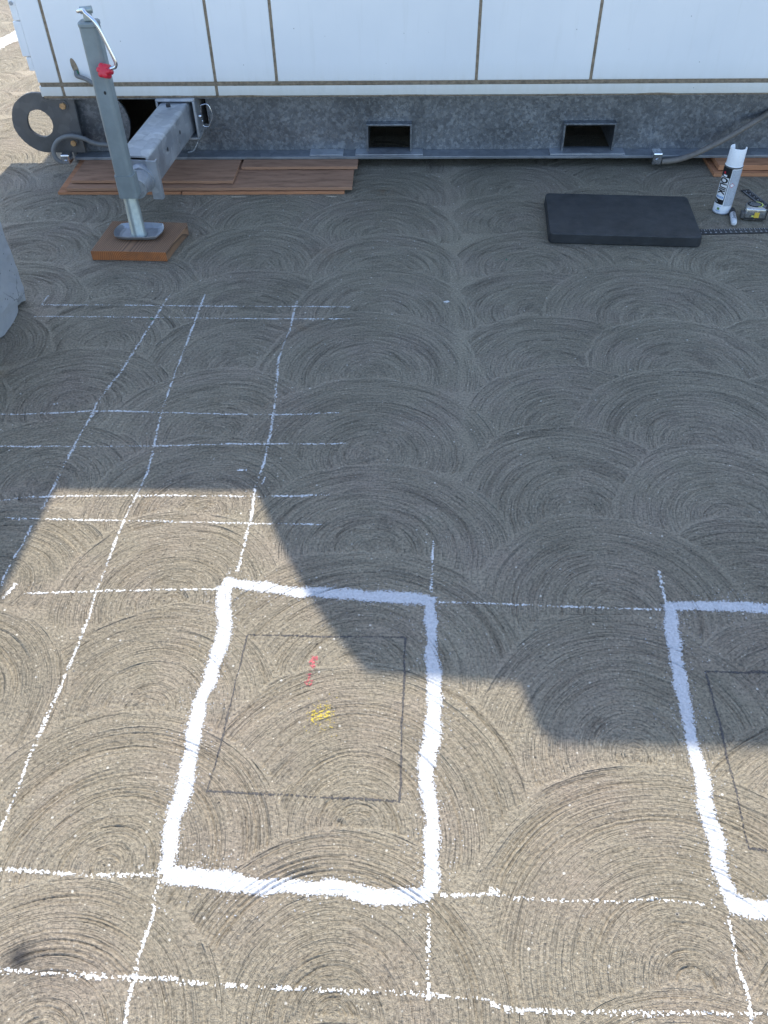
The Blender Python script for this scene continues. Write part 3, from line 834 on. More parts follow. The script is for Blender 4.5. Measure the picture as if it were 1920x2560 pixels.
for (x0, x1) in (P1, P2):
    fp = obj('fork_pocket', boxm(x0 - 0.0065, x0 + 0.0015, YF + 0.036, YW + 0.60, ZF1 + 0.0066, PZ + .001, 0.001), 'galv', cont)
    obj('pocket_side', boxm(x1 - 0.0015, x1 + 0.0065, YF + 0.036, YW + 0.60, ZF1 + 0.0066, PZ + .001, 0.001), 'galv', fp)
    obj('pocket_top', boxm(x0 - 0.0065, x1 + 0.0065, YF + 0.035, YW + 0.60, PZ + 0.0015, PZ + 0.0095, 0.0015), 'galv', fp)
    obj('pocket_back', boxm(x0, x1, YW + 0.61, YW + 0.62, ZF1, PZ), 'mill', fp)
    obj('base_plate', boxm(x0 - 0.055, x1 + 0.055, YF + 0.006, YW - 0.0005, ZF1 + .0005, ZF1 + 0.006, 0.001), 'galv_smooth', fp)
obj('weld_plate', boxm(-0.43, -0.285, YF + 0.007, YW - 0.0005, ZF1 + .0005, ZF1 + 0.005, 0.001), 'galv_smooth', cont)
# lifting lug with its round eye
LC = (-1.556, 0.199); LR = 0.119; HR = 0.043
lug = bmesh.new()
LO = [gy(x / 8.295, 200 + y / 8.295, YF + .014) for x, y in ((820, 272), (720, 268), (630, 270), (540, 295), (450, 340), (370, 405), (300, 480), (260, 580), (245, 700), (250, 800), (265, 900), (290, 985), (330, 1060), (385, 1145), (450, 1220), (520, 1290), (600, 1350), (680, 1405), (770, 1450), (860, 1482), (950, 1500), (1080, 1505))]
LI = [gy(x / 8.295, 200 + y / 8.295, YF + .014) for x, y in ((750, 612), (620, 660), (565, 780), (580, 930), (650, 1060), (800, 1160), (950, 1185), (1060, 1110), (1105, 980), (1070, 830), (970, 710), (850, 630))]
LIs = spline(LI + LI[:1], 6)[:-1]
lc = sum(LI, Vector()) / len(LI)
def lug_ring(y):
    outer = [(p.x, p.z) for p in LO] + [(-1.50, LO[-1].z), (-1.44, LO[-1].z), (-1.405, LO[-1].z), (-1.402, .15), (-1.40, .22), (-1.398, .285), (-1.44, .285), (-1.50, .285), (-1.522, .290), (-1.522, LO[0].z)]
    inner = []
    angs = [(math.atan2(p.z - lc.z, p.x - lc.x), p) for p in LIs]
    for x, z in outer:
        a = math.atan2(z - lc.z, x - lc.x)
        p = min(angs, key=lambda q: abs((q[0] - a + math.pi) % (2 * math.pi) - math.pi))[1]
        rr = math.hypot(p.x - lc.x, p.z - lc.z)
        inner.append((lc.x + rr * math.cos(a), lc.z + rr * math.sin(a)))
    return [lug.verts.new((x, y, z)) for x, z in outer], [lug.verts.new((x, y, z)) for x, z in inner]
fo, fi = lug_ring(YF + 0.014); bo, bi = lug_ring(YF + 0.030)
nn = len(fo)
for i in range(nn):
    j = (i + 1) % nn
    lug.faces.new((fo[i], fo[j], fi[j], fi[i])); lug.faces.new((bo[j], bo[i], bi[i], bi[j]))
    lug.faces.new((fo[j], fo[i], bo[i], bo[j])); lug.faces.new((fi[i], fi[j], bi[j], bi[i]))
bmesh.ops.recalc_face_normals(lug, faces=lug.faces[:])
lugo = obj('lifting_lug', lug, 'mill', cont)
lugo['label'] = 'dark steel lifting lug with a round eye'
for px in ((157, 265), (184, 358)):
    c = gy(px[0], px[1], YF + 0.004)
    hexbolt('bolt', lugo, (c.x, YF + 0.0095, c.z), 0.0125 if px[1] > 300 else 0.0135)
# receiver collar for the outrigger
CX0, CX1 = -1.046, -0.886
col = obj('receiver_collar', boxm(CX0, CX1, 3.572, YW + 0.14, 0.2865, 0.2955, 0.002), 'galv_smooth', cont)
obj('collar_side', boxm(CX0, CX0 + 0.009, 3.572, YW + 0.14, 0.143, 0.286, 0.002), 'galv_smooth', col)
obj('collar_side', boxm(CX1 - 0.009, CX1, 3.572, YW + 0.14, 0.143, 0.286, 0.002), 'galv_smooth', col)
obj('collar_bottom', boxm(CX0, CX1, 3.572, YW + 0.14, 0.1335, 0.1425, 0.002), 'galv_smooth', col)
# cable entry in the cladding
he = gy(187, 168, YF)
sl_ = obj('cable_slot', prism(bmesh.new(), [(he.x + .012 * math.cos(t) - .006 * math.sin(t), he.z + .034 * math.sin(t)) for t in np.linspace(0, 2 * math.pi, 20)[:-1]], 'y', YF - 0.0015, YF + 0.004), 'caulk', cont)
obj('cable_tail', tube(bmesh.new(), spline([gy(190, 178, YF - .004), gy(193, 190, YF - 0.015), gy(215, 198, YF - 0.025), gy(240, 213, YF - 0.03), gy(258, 226, YF - 0.02), gy(268, 239, YF - 0.004)], 5), 0.0085, 10), 'hose', sl_, True)
obj('green_wire', tube(bmesh.new(), [gy(191, 176, YF - .004), gy(195, 182, YF - .010), gy(193, 187, YF - .010)], 0.004, 8), 'leaf', sl_, True)

# ------------------------------------------------------------------ outrigger arm with stabiliser jack
ZB = 0.037                                            # top of the timber block
PC = gz(348, 588, ZB + 0.004)
JXc, JYc = PC.x, PC.y
jack = thing('stabiliser_jack', 'grey crank jack on a galvanised outrigger arm standing on timber', 'jack', (JXc, JYc, ZB))
def jp(o):      # keep world placement under the jack
    o.matrix_parent_inverse = Matrix.Translation((-JXc, -JYc, -ZB)); return o
# arm: square hollow tube
AW = 0.120; AZ0, AZ1 = 0.150, 0.281
a_back = Vector((-0.966, 3.66, 0)); a_front = Vector((-1.017, 3.04, 0))
dirv = (a_front - a_back).normalized(); sid = Vector((-dirv.y, dirv.x, 0))
if sid.x < 0: sid = -sid
arm = bmesh.new()
o_ = rrect(-AW / 2, AW / 2, AZ0, AZ1, 0.012, 4); i_ = rrect(-AW / 2 + .006, AW / 2 - .006, AZ0 + .006, AZ1 - .006, 0.008, 4)
def ringv(poly, c): return [arm.verts.new((c.x + sid.x * s, c.y + sid.y * s, z)) for s, z in poly]
A0, A1, B0, B1 = ringv(o_, a_back), ringv(o_, a_front), ringv(i_, a_back), ringv(i_, a_front)
n_ = len(o_)
for i in range(n_):
    j = (i + 1) % n_
    arm.faces.new((A0[i], A0[j], A1[j], A1[i])); arm.faces.new((B0[j], B0[i], B1[i], B1[j]))
    arm.faces.new((A1[i], A1[j], B1[j], B1[i])); arm.faces.new((A0[j], A0[i], B0[i], B0[j]))
bmesh.ops.recalc_face_normals(arm, faces=arm.faces[:])
armo = jp(obj('outrigger_arm', arm, 'galv_smooth', jack))
# end plate, swivel hub and the folded lip at the corner
def armbox(s0, s1, t0, t1, z0, z1, bev=0.001):
    m = Matrix(((sid.x, -dirv.x, 0, a_front.x), (sid.y, -dirv.y, 0, a_front.y), (0, 0, 1, 0), (0, 0, 0, 1)))
    return boxm(s0, s1, t0, t1, z0, z1, bev, mtx=m)
obj('end_plate', armbox(-AW / 2 + .001, AW / 2 - .001, -0.006, -0.0005, AZ0 + .001, AZ1 - .012), 'galv_smooth', armo)
fl = obj('end_lip', armbox(AW / 2 - 0.004, AW / 2 + 0.034, -0.020, -0.0145, AZ0 - 0.022, AZ1 - 0.008, .002), 'galv_smooth', armo)
obj('lip_fold', armbox(AW / 2 - 0.005, AW / 2 + 0.0005, -0.014, -0.0065, AZ0 - 0.022, AZ1 - 0.008, .001), 'galv_smooth', fl)
obj('lip_fold', armbox(AW / 2 + 0.029, AW / 2 + 0.034, -0.014, 0.004, AZ0 - 0.022, AZ1 - 0.008, .001), 'galv_smooth', fl)
for py, zz in ((3.42, .222), (3.25, .222)):
    s = (3.66 - py) / 0.62
    c = a_back.lerp(a_front, s)
    b = bmesh.new()
    bmesh.ops.create_circle(b, cap_ends=True, radius=0.0085, segments=14, matrix=Matrix.Translation((c.x + AW / 2 + 0.0008, py, zz)) @ Matrix.Rotation(math.pi / 2, 4, 'Y') @ Matrix.Rotation(0, 4, 'Z'))
    obj('pin_hole', b, 'black', armo)
b = lathe(bmesh.new(), [(0, 0), (.0095, 0), (.0095, .010), (.006, .014), (0, .014)], 8)
kn = jp(obj('set_screw', b, 'black', jack, loc=(-0.985, 3.535, AZ1)))
hub = bmesh.new()
hy0, hy1 = JYc + 0.027, 3.033
def ydisc(bm, c, r0, r1, y0, y1, seg=24):
    return tube(bm, [(c[0], y0, c[1]), (c[0], y1, c[1])], [r0, r1], seg)
ydisc(hub, (-0.990, .205), .047, .053, hy1 - 0.03, hy1)
ydisc(hub, (-0.990, .205), .036, .042, hy0, hy1 - 0.0302)
jp(obj('swivel_hub', hub, 'galv_smooth', jack))
# outer tube
ot = prism(bmesh.new(), rrect(JXc - .0295, JXc + .0295, JYc - .0275, JYc + .0275, 0.014, 5), 'z', 0.198, 0.742)
jo = jp(obj('outer_tube', ot, 'jack', jack, False))
obj('tube_cap', prism(bmesh.new(), rrect(JXc - .0312, JXc + .0312, JYc - .0292, JYc + .0292, 0.015, 5), 'z', 0.7423, 0.756, 0.003), 'jack', jo)
obj('mount_sleeve', prism(bmesh.new(), rrect(JXc - .0325, JXc + .0365, JYc - .0300, JYc + .0325, 0.013, 5), 'z', 0.195, 0.275), 'jack', jo)
obj('screw_hole', prism(bmesh.new(), [(JXc + .008 + .004 * math.cos(t), .552 + .006 * math.sin(t)) for t in np.linspace(0, 6.28, 9)[:-1]], 'y', JYc - .0285, JYc - .0276), 'black', jo)
it = lathe(bmesh.new(), [(0, .0), (.0305, .0), (.0305, .006), (.0268, .010), (.0268, .105), (.0256, .107), (.0256, .30)], 28)
jp(obj('inner_tube', it, 'jack_zinc', jack, True)).location = (JXc, JYc, ZB + 0.0045)
# foot plate with turned-up rim
fpm = bmesh.new()
nu, nv = 21, 17
skins = []
for lift in (0.0032, 0.0):
    gridv = []
    for j in range(nv):
        row = []
        for i in range(nu):
            a, b2 = -1 + 2 * i / (nu - 1), -1 + 2 * j / (nv - 1)
            x_, y_ = a * math.sqrt(1 - 0.28 * b2 * b2), b2 * math.sqrt(1 - 0.28 * a * a)
            e = max(abs(a), abs(b2))
            row.append(fpm.verts.new((x_ * .092, y_ * .060, lift + 0.016 * max(0, (e - 0.7) / 0.3) ** 1.5)))
        gridv.append(row)
    skins.append(gridv)
T_, B_s = skins
for j in range(nv - 1):
    for i in range(nu - 1):
        fpm.faces.new((T_[j][i], T_[j][i + 1], T_[j + 1][i + 1], T_[j + 1][i]))
        fpm.faces.new((B_s[j][i], B_s[j + 1][i], B_s[j + 1][i + 1], B_s[j][i + 1]))
rim_i = [(0, i) for i in range(nu)] + [(j, nu - 1) for j in range(1, nv)] + [(nv - 1, i) for i in range(nu - 2, -1, -1)] + [(j, 0) for j in range(nv - 2, 0, -1)]
for (j0, i0), (j1, i1) in zip(rim_i, rim_i[1:] + rim_i[:1]):
    fpm.faces.new((T_[j1][i1], T_[j0][i0], B_s[j0][i0], B_s[j1][i1]))
jp(obj('foot_plate', fpm, 'galv_smooth', jack, False)).location = (JXc, JYc + .012, ZB + 0.0012)
# crank: fork, pivot, folded handle and red grip
zc = 0.756
fork = boxm(JXc - .011, JXc + .013, JYc - .010, JYc + .010, zc, zc + .024, .003)
cr = jp(obj('crank_fork', fork, 'jack_zinc', jack))
obj('pivot', tube(bmesh.new(), [(JXc - .017, JYc - .004, zc + .030), (JXc + .019, JYc + .002, zc + .031)], .0105, 16), 'jack_zinc', cr, True)
yh = JYc - .046
hpath = [(JXc - .012, JYc - .006, zc + .030), (JXc - .021, JYc - .014, zc + .030)] + [gy(x, y, yy) for x, y, yy in ((208, 25, JYc - .026), (214, 33, JYc - .034), (237, 55, yh), (262, 100, yh), (276, 128, yh), (286, 148, yh), (289.5, 158, yh), (288, 167, yh), (281, 170, yh), (268, 173, yh))]
obj('handle', tube(bmesh.new(), spline(hpath, 5), .0058, 12), 'chrome', cr, True)
kc = gy(262, 177, yh)
gripm = bmesh.new()
nl = 48
def lobes(s, w): return [(s * (.0165 + .0065 * abs(math.cos(3 * t)) ** .6) * math.cos(t), s * (.0165 + .0065 * abs(math.cos(3 * t)) ** .6) * math.sin(t), w) for t in np.linspace(0, 2 * math.pi, nl + 1)[:-1]]
rings = [[gripm.verts.new(p) for p in lobes(s, w)] for s, w in ((.55, -.022), (.9, -.021), (1.0, -.016), (1.0, .012), (.9, .017), (.5, .018))]
for A_, B_ in zip(rings, rings[1:]):
    for k in range(nl):
        gripm.faces.new((A_[k], A_[(k + 1) % nl], B_[(k + 1) % nl], B_[k]))
gripm.faces.new(rings[0][::-1]); gripm.faces.new(rings[-1])
bmesh.ops.recalc_face_normals(gripm, faces=gripm.faces[:])
bmesh.ops.transform(gripm, matrix=Matrix.Translation(kc) @ Matrix.Rotation(math.radians(-28), 4, 'Z') @ Matrix.Rotation(math.radians(68), 4, 'X') @ Matrix.Rotation(math.radians(18), 4, 'Y'), verts=gripm.verts[:])
gk = obj('grip_knob', gripm, 'red', cr, True)
gk['label'] = 'red lobed plastic knob on the crank handle'
# locking pin with wire ring and chain
pinc = gy(500, 290, 3.60)
pin = thing('locking_pin', 'steel locking pin with wire ring in the side of the receiver collar', 'pin', (pinc.x, pinc.y, pinc.z))
def lp(pts): return [Vector(p) - pinc for p in pts]
obj('shank', tube(bmesh.new(), lp([(CX1 + .0005, pinc.y, pinc.z), (pinc.x + .006, pinc.y, pinc.z)]), .0075, 12), 'chrome', pin, True)
wire = spline([gy(x, y, 3.595) for x, y in ((503, 283), (501, 266), (505, 262), (520, 262), (531, 287), (528, 302), (522, 316), (508, 314), (506, 300))], 4)
obj('wire_ring', tube(bmesh.new(), lp(wire), .0022, 8), 'chrome', pin, True)
chn = spline([gy(x, y, yy) for x, y, yy in ((511, 317, 3.60), (508, 326, 3.61), (500, 333, 3.63), (496, 350, YW - .004), (490, 366, YW - .006))] + [gz(484, 376, ZF1 + .003), gz(470, 381, ZF1 + .003)], 5)
obj('chain', tube(bmesh.new(), lp(chn), .0020, 6, ribs=.6), 'galv_smooth', pin, False)

# ------------------------------------------------------------------ conduits and clamps
def conduit(name, label, pts, r, mat, n=14, ribs=.07):
    P0 = Vector(pts[0])
    o = thing(name, label, 'conduit', tuple(P0))
    hz_ = spline(pts, n)
    obj('hose', tube(bmesh.new(), [p - P0 for p in hz_], r, 14, ribs=ribs), mat, o, True)
    return o, P0
yh_ = YF - 0.022
h1, P0 = conduit('flexible_conduit', 'grey flexible conduit looping over the lifting lug beside the jack',
             [gy(164, 404, yh_), gy(150, 404, yh_ - .004), gy(137, 391, yh_ - .004), gy(134, 372, yh_ + .002), gy(147, 350, yh_ + .006), gy(175, 340, yh_ + .006), gy(208, 346, yh_ + .008), gy(230, 356, yh_ + .012), gy(252, 361, yh_ + .016), gy(285, 361, yh_ + .02), gy(310, 352, YW - .022)], .0092, 'hose', 9, .05)
c = gy(166, 396, YF - .02)
obj('clamp', boxm(c.x - .018 - P0.x, c.x + .020 - P0.x, YF - .038 - P0.y, YF + .012 - P0.y, c.z - .020 - P0.z, c.z + .022 - P0.z, .006, 3), 'chrome', h1)
obj('clamp_screw', prism(bmesh.new(), [(c.x + .006 * math.cos(t) - P0.x, c.z - .006 + .006 * math.sin(t) - P0.z) for t in np.linspace(0, 6.28, 13)[:-1]], 'y', YF - .041 - P0.y, YF - .0385 - P0.y), 'chrome', h1)
yh2 = YF - 0.022
h2, P0 = conduit('flexible_conduit', 'brown grey flexible conduit rising to the right from a steel clamp',
             [gy(1654, 404, yh2), gy(1690, 400, yh2), gy(1730, 388, yh2), gy(1775, 367, yh2 + .006), gy(1830, 338, yh2 + .02), gy(1880, 308, yh2 + .028), gy(1920, 283, YW - .014), gy(1980, 238, YW - .014)], .0115, 'hose_brown', 14, .06)
c = gy(1641, 392, YF - .02)
obj('clamp', boxm(c.x - .019 - P0.x, c.x + .020 - P0.x, YF - .042 - P0.y, YF + .012 - P0.y, c.z - .026 - P0.z, c.z + .024 - P0.z, .006, 3), 'chrome', h2)
obj('clamp_screw', prism(bmesh.new(), [(c.x + .007 * math.cos(t) - P0.x, c.z - .006 + .007 * math.sin(t) - P0.z) for t in np.linspace(0, 6.28, 13)[:-1]], 'y', YF - .045 - P0.y, YF - .0425 - P0.y), 'chrome', h2)

# ------------------------------------------------------------------ timber under the container
def ply(label, x0, x1, y0, y1, z0, z1, mat='ply', rot=0.0, seed=0, group='plywood sheets under the container'):
    """plywood with a slightly ragged front edge"""
    b = bmesh.new()
    cx, cy = (x0 + x1) / 2, (y0 + y1) / 2
    n = 26
    fr = [(x0 - cx + (x1 - x0) * i / n, y0 - cy + 0.003 * (random.random() - .5)) for i in range(n + 1)]
    poly = fr + [(x1 - cx, y1 - cy), (x0 - cx, y1 - cy)]
    prism(b, poly, 'z', -(z1 - z0) / 2, (z1 - z0) / 2)
    o = obj('plywood_sheet', b, mat, None, loc=(cx, cy, (z0 + z1) / 2), rz=rot)
    return tag(o, label, 'plywood', group)
xb = gz(456, 484).x
yA = gz(500, 486, .001).y; yB = gz(500, 470, .0248).y; yC = gz(380, 452, .0396).y; yD = gz(750, 417, .0396).y
ply('lowest plywood sheet at the left end, in front of the lifting lug', -1.462, xb - .002, yA, 3.80, .0012, .0110, 'ply_red', -.004)
ply('lowest plywood sheet at the right, with a splintered corner', xb + .002, -0.268, yA - .002, 3.80, .0012, .0110, 'ply_red', .004)
ply('long middle plywood sheet with a knot, showing between upper sheets', -1.425, -0.236, yB, 3.82, .0142, .0248, 'ply', .003)
ply('topmost short plywood sheet behind the jack', -1.412, -0.728, yC, 3.80, .0288, .0396, 'ply', -.014)
ply('topmost narrow plywood strip right of the jack, against the flange', -0.716, -0.221, yD, 3.80, .0288, .0396, 'ply', 0.0)
ply('lower plywood sheet behind the paint can', 1.283, 1.98, 3.500, 3.85, .0012, .016, 'ply_red', 0.0)
ply('upper plywood sheet behind the paint can', 1.303, 1.97, 3.522, 3.84, .0195, .0396, 'ply_red', 0.0)
for px, L, a, lab in (((597, 493), .06, .0, 'pale wood splinter lying in front of the plywood'), ((828, 492), .045, -.15, 'pale wood splinter beside the broken plywood corner')):
    p_ = gz(*px)
    s = obj('wood_splinter', prism(bmesh.new(), [(-L / 2, -.0012), (L / 2, -.0004), (L / 2, .0004), (-L / 3, .0012)], 'z', -.0009, .0009), 'splinter', None, loc=(p_.x, p_.y, .0016), rz=a)
    tag(s, lab, 'splinter')
for px, L, a, lab in (((380, 798), .016, -.2, 'green scrap lying on the second chalk line'), ((1266, 650), .012, 1.2, 'tiny green scrap lying in front of the rubber pad')):
    p_ = gz(*px)
    s = obj('green_scrap', prism(bmesh.new(), [(-L / 2, -.001), (0, -.0032), (L / 2, 0), (0, .003)], 'z', -.0006, .0006), 'leaf', None, loc=(p_.x, p_.y, .0016), rz=a)
    tag(s, lab, 'scrap')
# timber block under the jack
bx0, bx1, by0, by1 = -1.166, -0.868, 2.786, 3.014
tb = bmesh.new()
cx, cy = (bx0 + bx1) / 2, (by0 + by1) / 2
pl = [(-1.165, 2.790), (-1.08, 2.789), (-0.885, 2.780), (-0.874, 2.85), (-0.858, 2.94), (-0.846, 2.985), (-0.852, 3.012), (-0.90, 3.018), (-1.0, 3.024), (-1.146, 3.030), (-1.156, 2.9)]
TR = math.radians(-9.0)
prism(tb, [((x - cx) * math.cos(-TR) - (y - cy) * math.sin(-TR), (x - cx) * math.sin(-TR) + (y - cy) * math.cos(-TR)) for x, y in pl], 'z', -.018, .018, .0015)
tag(obj('timber_block', tb, 'lumber', None, loc=(cx, cy, .0187), rz=TR), 'short sawn plank under the jack foot with orange end grain', 'timber block')

# ------------------------------------------------------------------ broken concrete block at the left edge
cb = bmesh.new()
bx, byf = -1.312, 2.515
bmesh.ops.create_grid(cb, x_segments=1, y_segments=1, size=.1)
cb.clear()
W, D, Hh_ = 0.6, 0.75, 0.62
box(cb, -W, 0, -D, 0, 0, Hh_)
bmesh.ops.subdivide_edges(cb, edges=cb.edges[:], cuts=26, use_grid_fill=True)
for v in cb.verts:
    x, y, z = v.co
    # worn arrises and a spalled foot on the right-hand face
    e = 0.0
    foot = max(0, 1 - z / (0.035 + 0.05 * max(0, min(1, (-y - .02) / .25)))) if x > -.25 else 0
    jag = float(n2(np.array([y * 22.0]), np.array([z * 22.0]))[0])
    v.co.x -= foot * (.004 + .022 * jag) * (1 if x > -.01 else .5)
    v.co.z += foot * .012 * jag
    v.co.x += .003 * (float(n2(np.array([y * 60.0 + 9]), np.array([z * 60.0 + x * 50]))[0]) - .5)
    v.co.y += .003 * (float(n2(np.array([x * 60.0 + 3]), np.array([z * 60.0]))[0]) - .5)
    d = math.hypot(max(0, v.co.x + .012), max(0, v.co.y + .012))
    if d > .012 and x > -.05 and y > -.05:
        v.co.x -= .003; v.co.y -= .003
    if x > -.02 and y > -.02:
        v.co.y -= .006 * max(0, 1 - z / .05)
bo_ = obj('concrete_block', cb, 'block', None, False, loc=(bx, byf, 0.001))
tag(bo_, 'grey cast concrete block with a chipped foot at the left frame edge', 'concrete block')

# ------------------------------------------------------------------ rubber pad
pa = gz(1374, 608); 
padr = bmesh.new()
prism(padr, rrect(0, .560, 0, .348, .020, 6), 'z', 0, .0385, .0035)
for v in padr.verts:      # slightly wider at the foot, as moulded
    k = (v.co.z) / .0385
    v.co.x += (0.28 - v.co.x) * .008 * k; v.co.y += (.174 - v.co.y) * .008 * k
tag(obj('rubber_pad', padr, 'rubber', None, False, loc=(.5225, 2.917, .0012), rz=math.radians(-3.6)), 'thick black rubber pad with rounded corners lying flat', 'rubber pad')

# ------------------------------------------------------------------ framing square under the pad and tape
TOP = gz(1861, 476); 
sqa = math.radians(2.8)
sq = thing('framing_square', 'black steel framing square with white graduations beside the rubber pad', 'framing square', (1.086, 3.001, .0012), sqa)
prism_b = prism(bmesh.new(), [(0.0, -.019), (.395, -.019), (.395, .019), (0.0, .019)], 'z', 0, .0022)
obj('blade', prism_b, 'black', sq)
tl0 = Vector((.385, .022)); 
t1 = Vector((TOP.x - 1.086, TOP.y - 3.001)); t1 = Vector((t1.x * math.cos(-sqa) - t1.y * math.sin(-sqa), t1.x * math.sin(-sqa) + t1.y * math.cos(-sqa)))
dd = (t1 - tl0).normalized(); nr = Vector((-dd.y, dd.x)) * .019
obj('tongue', prism(bmesh.new(), [tuple(tl0 + nr), tuple(t1 + nr), tuple(t1 - nr), tuple(tl0 - nr)], 'z', .0002, .0021), 'black', sq)
gm = bmesh.new()
for i in range(40):
    x = .012 + i * .0096
    ln = .012 if i % 2 else .007
    box(gm, x - .0006, x + .0006, .018 - ln, .018, .00225, .0025)
    if i % 2:
        box(gm, x - .0030, x - .0018, -.012, -.003, .00225, .0025); box(gm, x + .0006, x + .0018, -.012, -.004, .00225, .0025)
m2 = Matrix(((dd.x, nr.x / .019, 0, tl0.x), (dd.y, nr.y / .019, 0, tl0.y), (0, 0, 1, 0), (0, 0, 0, 1)))
Lt = (t1 - tl0).length
for i in range(34):
    x = .01 + i * Lt / 36
    box(gm, x - .0006, x + .0006, .010, .018, .00225, .0025, mtx=m2)
    box(gm, x - .0006, x + .0006, -.018, -.011 if i % 3 else -.006, .00225, .0025, mtx=m2)
    if i % 3 == 0:
        box(gm, x + .002, x + .0055, -.002, .004, .00225, .0025, mtx=m2)
obj('graduations', gm, 'greycap', sq)

# ------------------------------------------------------------------ paint can
def wrap_text(body, size, r, ang, z, rot, mat, parent, bold=0.0, shear=0.0, name='lettering', squash=1.0):
    cu = bpy.data.curves.new('lettering', 'FONT')
    cu.body = body; cu.size = size; cu.align_x = 'CENTER'; cu.align_y = 'CENTER'
    cu.offset = bold; cu.shear = shear; cu.resolution_u = 3
    to = bpy.data.objects.new('lettering', cu)
    COL.objects.link(to)
    dg = bpy.context.evaluated_depsgraph_get()
    me = bpy.data.meshes.new_from_object(to.evaluated_get(dg))
    bpy.data.objects.remove(to); bpy.data.curves.remove(cu)
    b = bmesh.new(); b.from_mesh(me); bpy.data.meshes.remove(me)
    bmesh.ops.transform(b, matrix=Matrix.Rotation(rot, 4, 'Z') @ Matrix.Diagonal((1, squash, 1, 1)), verts=b.verts[:])
    if r:
        x = -.05
        while x < .05:
            bmesh.ops.bisect_plane(b, geom=b.verts[:] + b.edges[:] + b.faces[:], plane_co=(x, 0, 0), plane_no=(1, 0, 0)); x += .003
        for v in b.verts:
            t = ang + v.co.x / r
            v.co = Vector((r * math.cos(t), r * math.sin(t), z + v.co.y))
    return obj(name, b, mat, parent)
def patch(a0, a1, z0, z1, r, mat, parent, name, n=16):
    b = bmesh.new()
    A = [math.radians(a0 + (a1 - a0) * i / n) for i in range(n + 1)]
    lo = [b.verts.new((r * math.cos(t), r * math.sin(t), z0)) for t in A]; hi = [b.verts.new((r * math.cos(t), r * math.sin(t), z1)) for t in A]
    for i in range(n): b.faces.new((lo[i], lo[i + 1], hi[i + 1], hi[i]))
    return obj(name, b, mat, parent, True)
CAN = gz(1802, 529)
CR = 0.0330
can = thing('paint_can', 'white and black spray paint can standing upright beside the rubber pad', 'spray can', (CAN.x, CAN.y, .0012))
obj('can_body', lathe(bmesh.new(), [(0, .004), (CR - .006, .003), (CR - .003, 0), (CR + .0006, .002), (CR + .0006, .005), (CR, .007), (CR, .180), (CR + .0005, .1815), (CR + .0005, .184), (CR - .003, .188), (.012, .194), (0, .194)], 48), 'white', can, True)
obj('base_ring', lathe(bmesh.new(), [(CR - .002, .0003), (CR + .0012, .0018), (CR + .0012, .0052), (CR + .0002, .0062)], 48), 'galv_smooth', can, True)
obj('neck_ring', lathe(bmesh.new(), [(CR + .0002, .1790), (CR + .0014, .1800), (CR + .0014, .1835), (CR - .001, .1855)], 48), 'mill', can, True)
# cap with the finger notch cut into its rim
capb = bmesh.new()
nseg = 64; CRc = CR - .0022
def captop(t):
    d = abs((math.degrees(t) - 55 + 180) % 360 - 180)
    return .250 - .020 * (1 if d < 36 else max(0, 1 - (d - 36) / 16) ** 2 * (3 - 2 * max(0, 1 - (d - 36) / 16)))
rings_ = []
for rr2, zf in ((CRc + .0005, lambda t: .1845), (CRc, lambda t: .190), (CRc - .0008, lambda t: captop(t) - .0012), (CRc - .0015, captop), (CRc - .0035, captop), (CRc - .0042, lambda t: captop(t) - .0012), (CRc - .005, lambda t: .200), (.004, lambda t: .200)):
    rings_.append([capb.verts.new((rr2 * math.cos(2 * math.pi * k / nseg), rr2 * math.sin(2 * math.pi * k / nseg), zf(2 * math.pi * k / nseg))) for k in range(nseg)])
for A_, B_ in zip(rings_, rings_[1:]):
    for k in range(nseg): capb.faces.new((A_[k], A_[(k + 1) % nseg], B_[(k + 1) % nseg], B_[k]))
bmesh.ops.recalc_face_normals(capb, faces=capb.faces[:])
cap = obj('cap', capb, 'white', can, True)
obj('nozzle', lathe(bmesh.new(), [(0, .199), (.008, .199), (.007, .222), (.004, .232), (0, .232)], 16), 'white', cap, True)
front = -112.0        # compass angle of the side turned to the camera
rl = CR + .0004
patch(front - 110, front + 8, .143, .1795, rl, 'ink', can, 'label_band')
patch(front - 110, front - 4, .0395, .0585, rl, 'ink', can, 'label_band')
patch(front - 4, front + 0, .0395, .143, rl, 'ink', can, 'label_edge', 2)
patch(front + 2, front + 92, .034, .1775, rl, 'white', can, 'label_border')
patch(front + 5, front + 90, .036, .1755, rl + .0003, 'smallprint', can, 'small_print')
wrap_text('QUIK', .0265, rl + .0004, math.radians(front - 40), .110, -math.pi / 2, 'ink', can, .0009, 0, squash=1.7)
wrap_text('MARK', .013, rl + .0004, math.radians(front - 33), .0665, 0, 'blueink', can, .0002)
b = patch(front - 52, front - 38, .156, .164, rl + .0004, 'redink', can, 'logo_dot', 4)
patch(front - 50, front - 22, .1465, .153, rl + .0004, 'white', can, 'logo_bar', 6)
patch(front - 30, front - 14, .018, .027, rl + .0003, 'greenink', can, 'badge', 4)
for zz, w in ((.033, 30), (.0145, 36), (.0115, 26)):
    patch(front - 22 - w / 2, front - 22 + w / 2, zz, zz + .0012, rl + .0003, 'blueink', can, 'fine_print', 6)
for zz, w in ((.0465, 30), (.051, 22)):
    patch(front - 70, front - 70 + w, zz, zz + .0014, rl + .0004, 'white', can, 'fine_print', 6)
